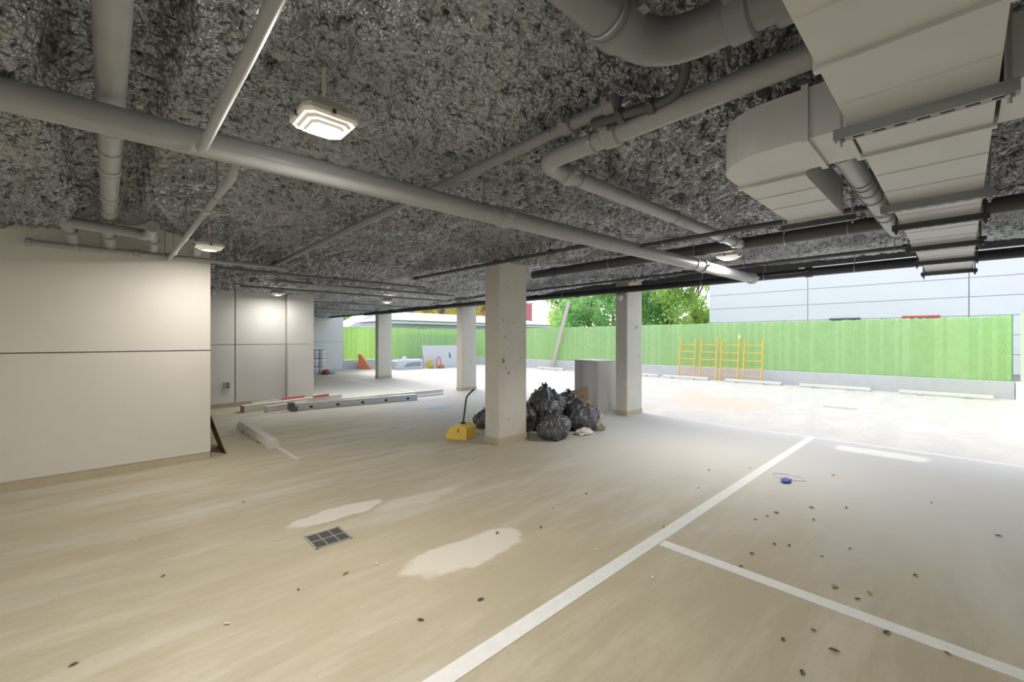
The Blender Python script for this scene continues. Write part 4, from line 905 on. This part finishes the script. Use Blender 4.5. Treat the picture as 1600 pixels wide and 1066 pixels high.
m = MB(); m.prism([(14.45, 20.545, 0.52), (14.58, 20.545, 0.50), (14.55, 20.60, 0.80), (14.48, 20.60, 0.82)], (0, -0.006, 0.002)); m.build('dark_cutout', mat('cutout_dark', (0.12, 0.18, 0.25), 0.6), t)
m = MB(); m.prism([(12.9, 20.75, 0), (13.0, 20.75, 0), (13.0, 21.15, 0), (12.9, 21.15, 0), ], (0, 0, 0.06)); m.prism([(12.9, 20.72, 0.0), (12.9, 20.80, 0.0), (12.9, 20.80, 0.9), (12.9, 20.77, 0.9)], (0.1, 0, 0)); m.build('prop', WOOD, t)
# small litter
p = PZ(1228, 753)
crumple('blue_glove', p.x, p.y, 0.085, 0.05, 0.035, mat('blue_nitrile', (0.10, 0.12, 0.55), 0.5), 'crumpled blue glove on the floor beside the long white line', 'glove', 3.0)
m = MB(); c = PZ(1232, 746); m.tube([(c.x+0.10*math.cos(a), c.y+0.17*math.sin(a), 0.004) for a in [2*PI*i/20 for i in range(20)]], 0.004, 6, closed=True)
tag(m.build('plastic_ring', mat('clear_plastic_strip', (0.75, 0.78, 0.85), 0.3), at=(c.x, c.y, 0)), 'pale plastic loop lying by the blue glove', 'loop')
LEAFB = [mat('dry_leaf_brown', (0.16, 0.12, 0.06), 0.8), mat('dry_leaf_yellow', (0.50, 0.36, 0.08), 0.8), mat('chip_white', (0.75, 0.72, 0.64), 0.8), mat('leaf_dark_green', (0.09, 0.11, 0.07), 0.8)]
def leaf_mesh(name, mt, sc, seed):
    m = MB(); rr = random.Random(seed); pr = [(-1,0),(-0.4,0.35),(0.3,0.4),(1,0.0),(0.3,-0.4),(-0.5,-0.3)]
    top = [(x*sc, y*sc, 0.006+0.5*sc*abs(y)*rr.uniform(0.5, 1.2)) for x, y in pr]; 
    V = [(0, 0, 0.002)]+top+[(x*sc, y*sc, max(0, z-0.003)) for x, y, z in top]+[(0, 0, 0.0)]
    F = [(0, i+1, (i+1) % 6+1) for i in range(6)]+[(13, (i+1) % 6+7, i+7) for i in range(6)]+[(i+1, i+7, (i+1) % 6+7, (i+1) % 6+1) for i in range(6)]
    m.add(V, F); me_ = bpy.data.meshes.new(name); me_.from_pydata(m.v, [], m.f); me_.materials.append(mt); return me_
LM = [leaf_mesh('dry_leaf', LEAFB[0], 0.024, 1), leaf_mesh('dry_leaf', LEAFB[1], 0.03, 2), leaf_mesh('paint_chip', LEAFB[2], 0.02, 3), leaf_mesh('dry_leaf', LEAFB[3], 0.026, 4)]
KLAB = ['small curled brown leaf', 'yellow curled leaf', 'small white paint chip', 'small dark leaf scrap']
def where(p):
    if (p.xy-Vector((1.29, 3.51))).length < 0.75: return 'on the tan floor near the grated drain'
    if (p.xy-Vector((5.55, 1.36))).length < 1.3: return 'on the floor near the blue glove'
    if abs(p.y-1.68) < 0.38: return 'lying close beside the long white line'
    if p.y < 1.68 and p.x > 3.2: return 'in the bay past the branching white line'
    if p.y < 1.68: return 'in the bay short of the branching white line'
    if p.x > 3.0: return 'on the floor before the free-standing column'
    return 'on the open tan floor by the cream wall' if p.y > 3.6 else 'on the open tan floor by the pale patch'
KGRP = ['brown leaves on the floor', 'yellow leaves on the floor', 'paint chips on the floor', 'dark scraps on the floor']
spots = [(1172,732,0),(1108,735,0),(1092,763,0),(1302,743,1),(1199,807,3),(1213,802,3),(1271,813,0),(1322,794,3),(1268,794,0),(1210,851,0),(1233,853,3),(1263,847,2),(1328,858,3),(1175,866,0),(1284,870,3),(1158,886,0),(1304,918,1),(1340,937,3),(1358,928,1),(1037,824,1),(1019,904,2),(1223,1000,0),(1271,986,0),(1303,1018,0),(1253,1052,3),(916,772,0),(865,795,3),(845,825,0),(777,834,0),(751,938,3),(657,970,0),(466,922,3),(540,897,1),(600,840,2),(531,775,2),(380,785,0),(313,773,2),(255,901,0),(355,976,2),(115,1040,0),(587,798,2),(588,882,2),(740,720,0),(1430,900,0),(1455,786,0),(1560,838,3),(1385,990,3),(1480,1022,0),(930,860,2),(1180,812,1),(435,845,2),(212,845,2),(690,780,2)]
for (a_, b2, k_) in spots:
    p = PZ(a_, b2); o = bpy.data.objects.new(LM[k_].name.split('.')[0], LM[k_]); COL.objects.link(o); o.location = (p.x, p.y, 0); o.rotation_euler = (0, 0, random.uniform(0, 6.28)); s_ = random.uniform(0.6, 1.15); o.scale = (s_, s_, s_)
    tag(o, KLAB[k_]+' '+where(p), 'chip' if k_ == 2 else 'leaf', KGRP[k_])
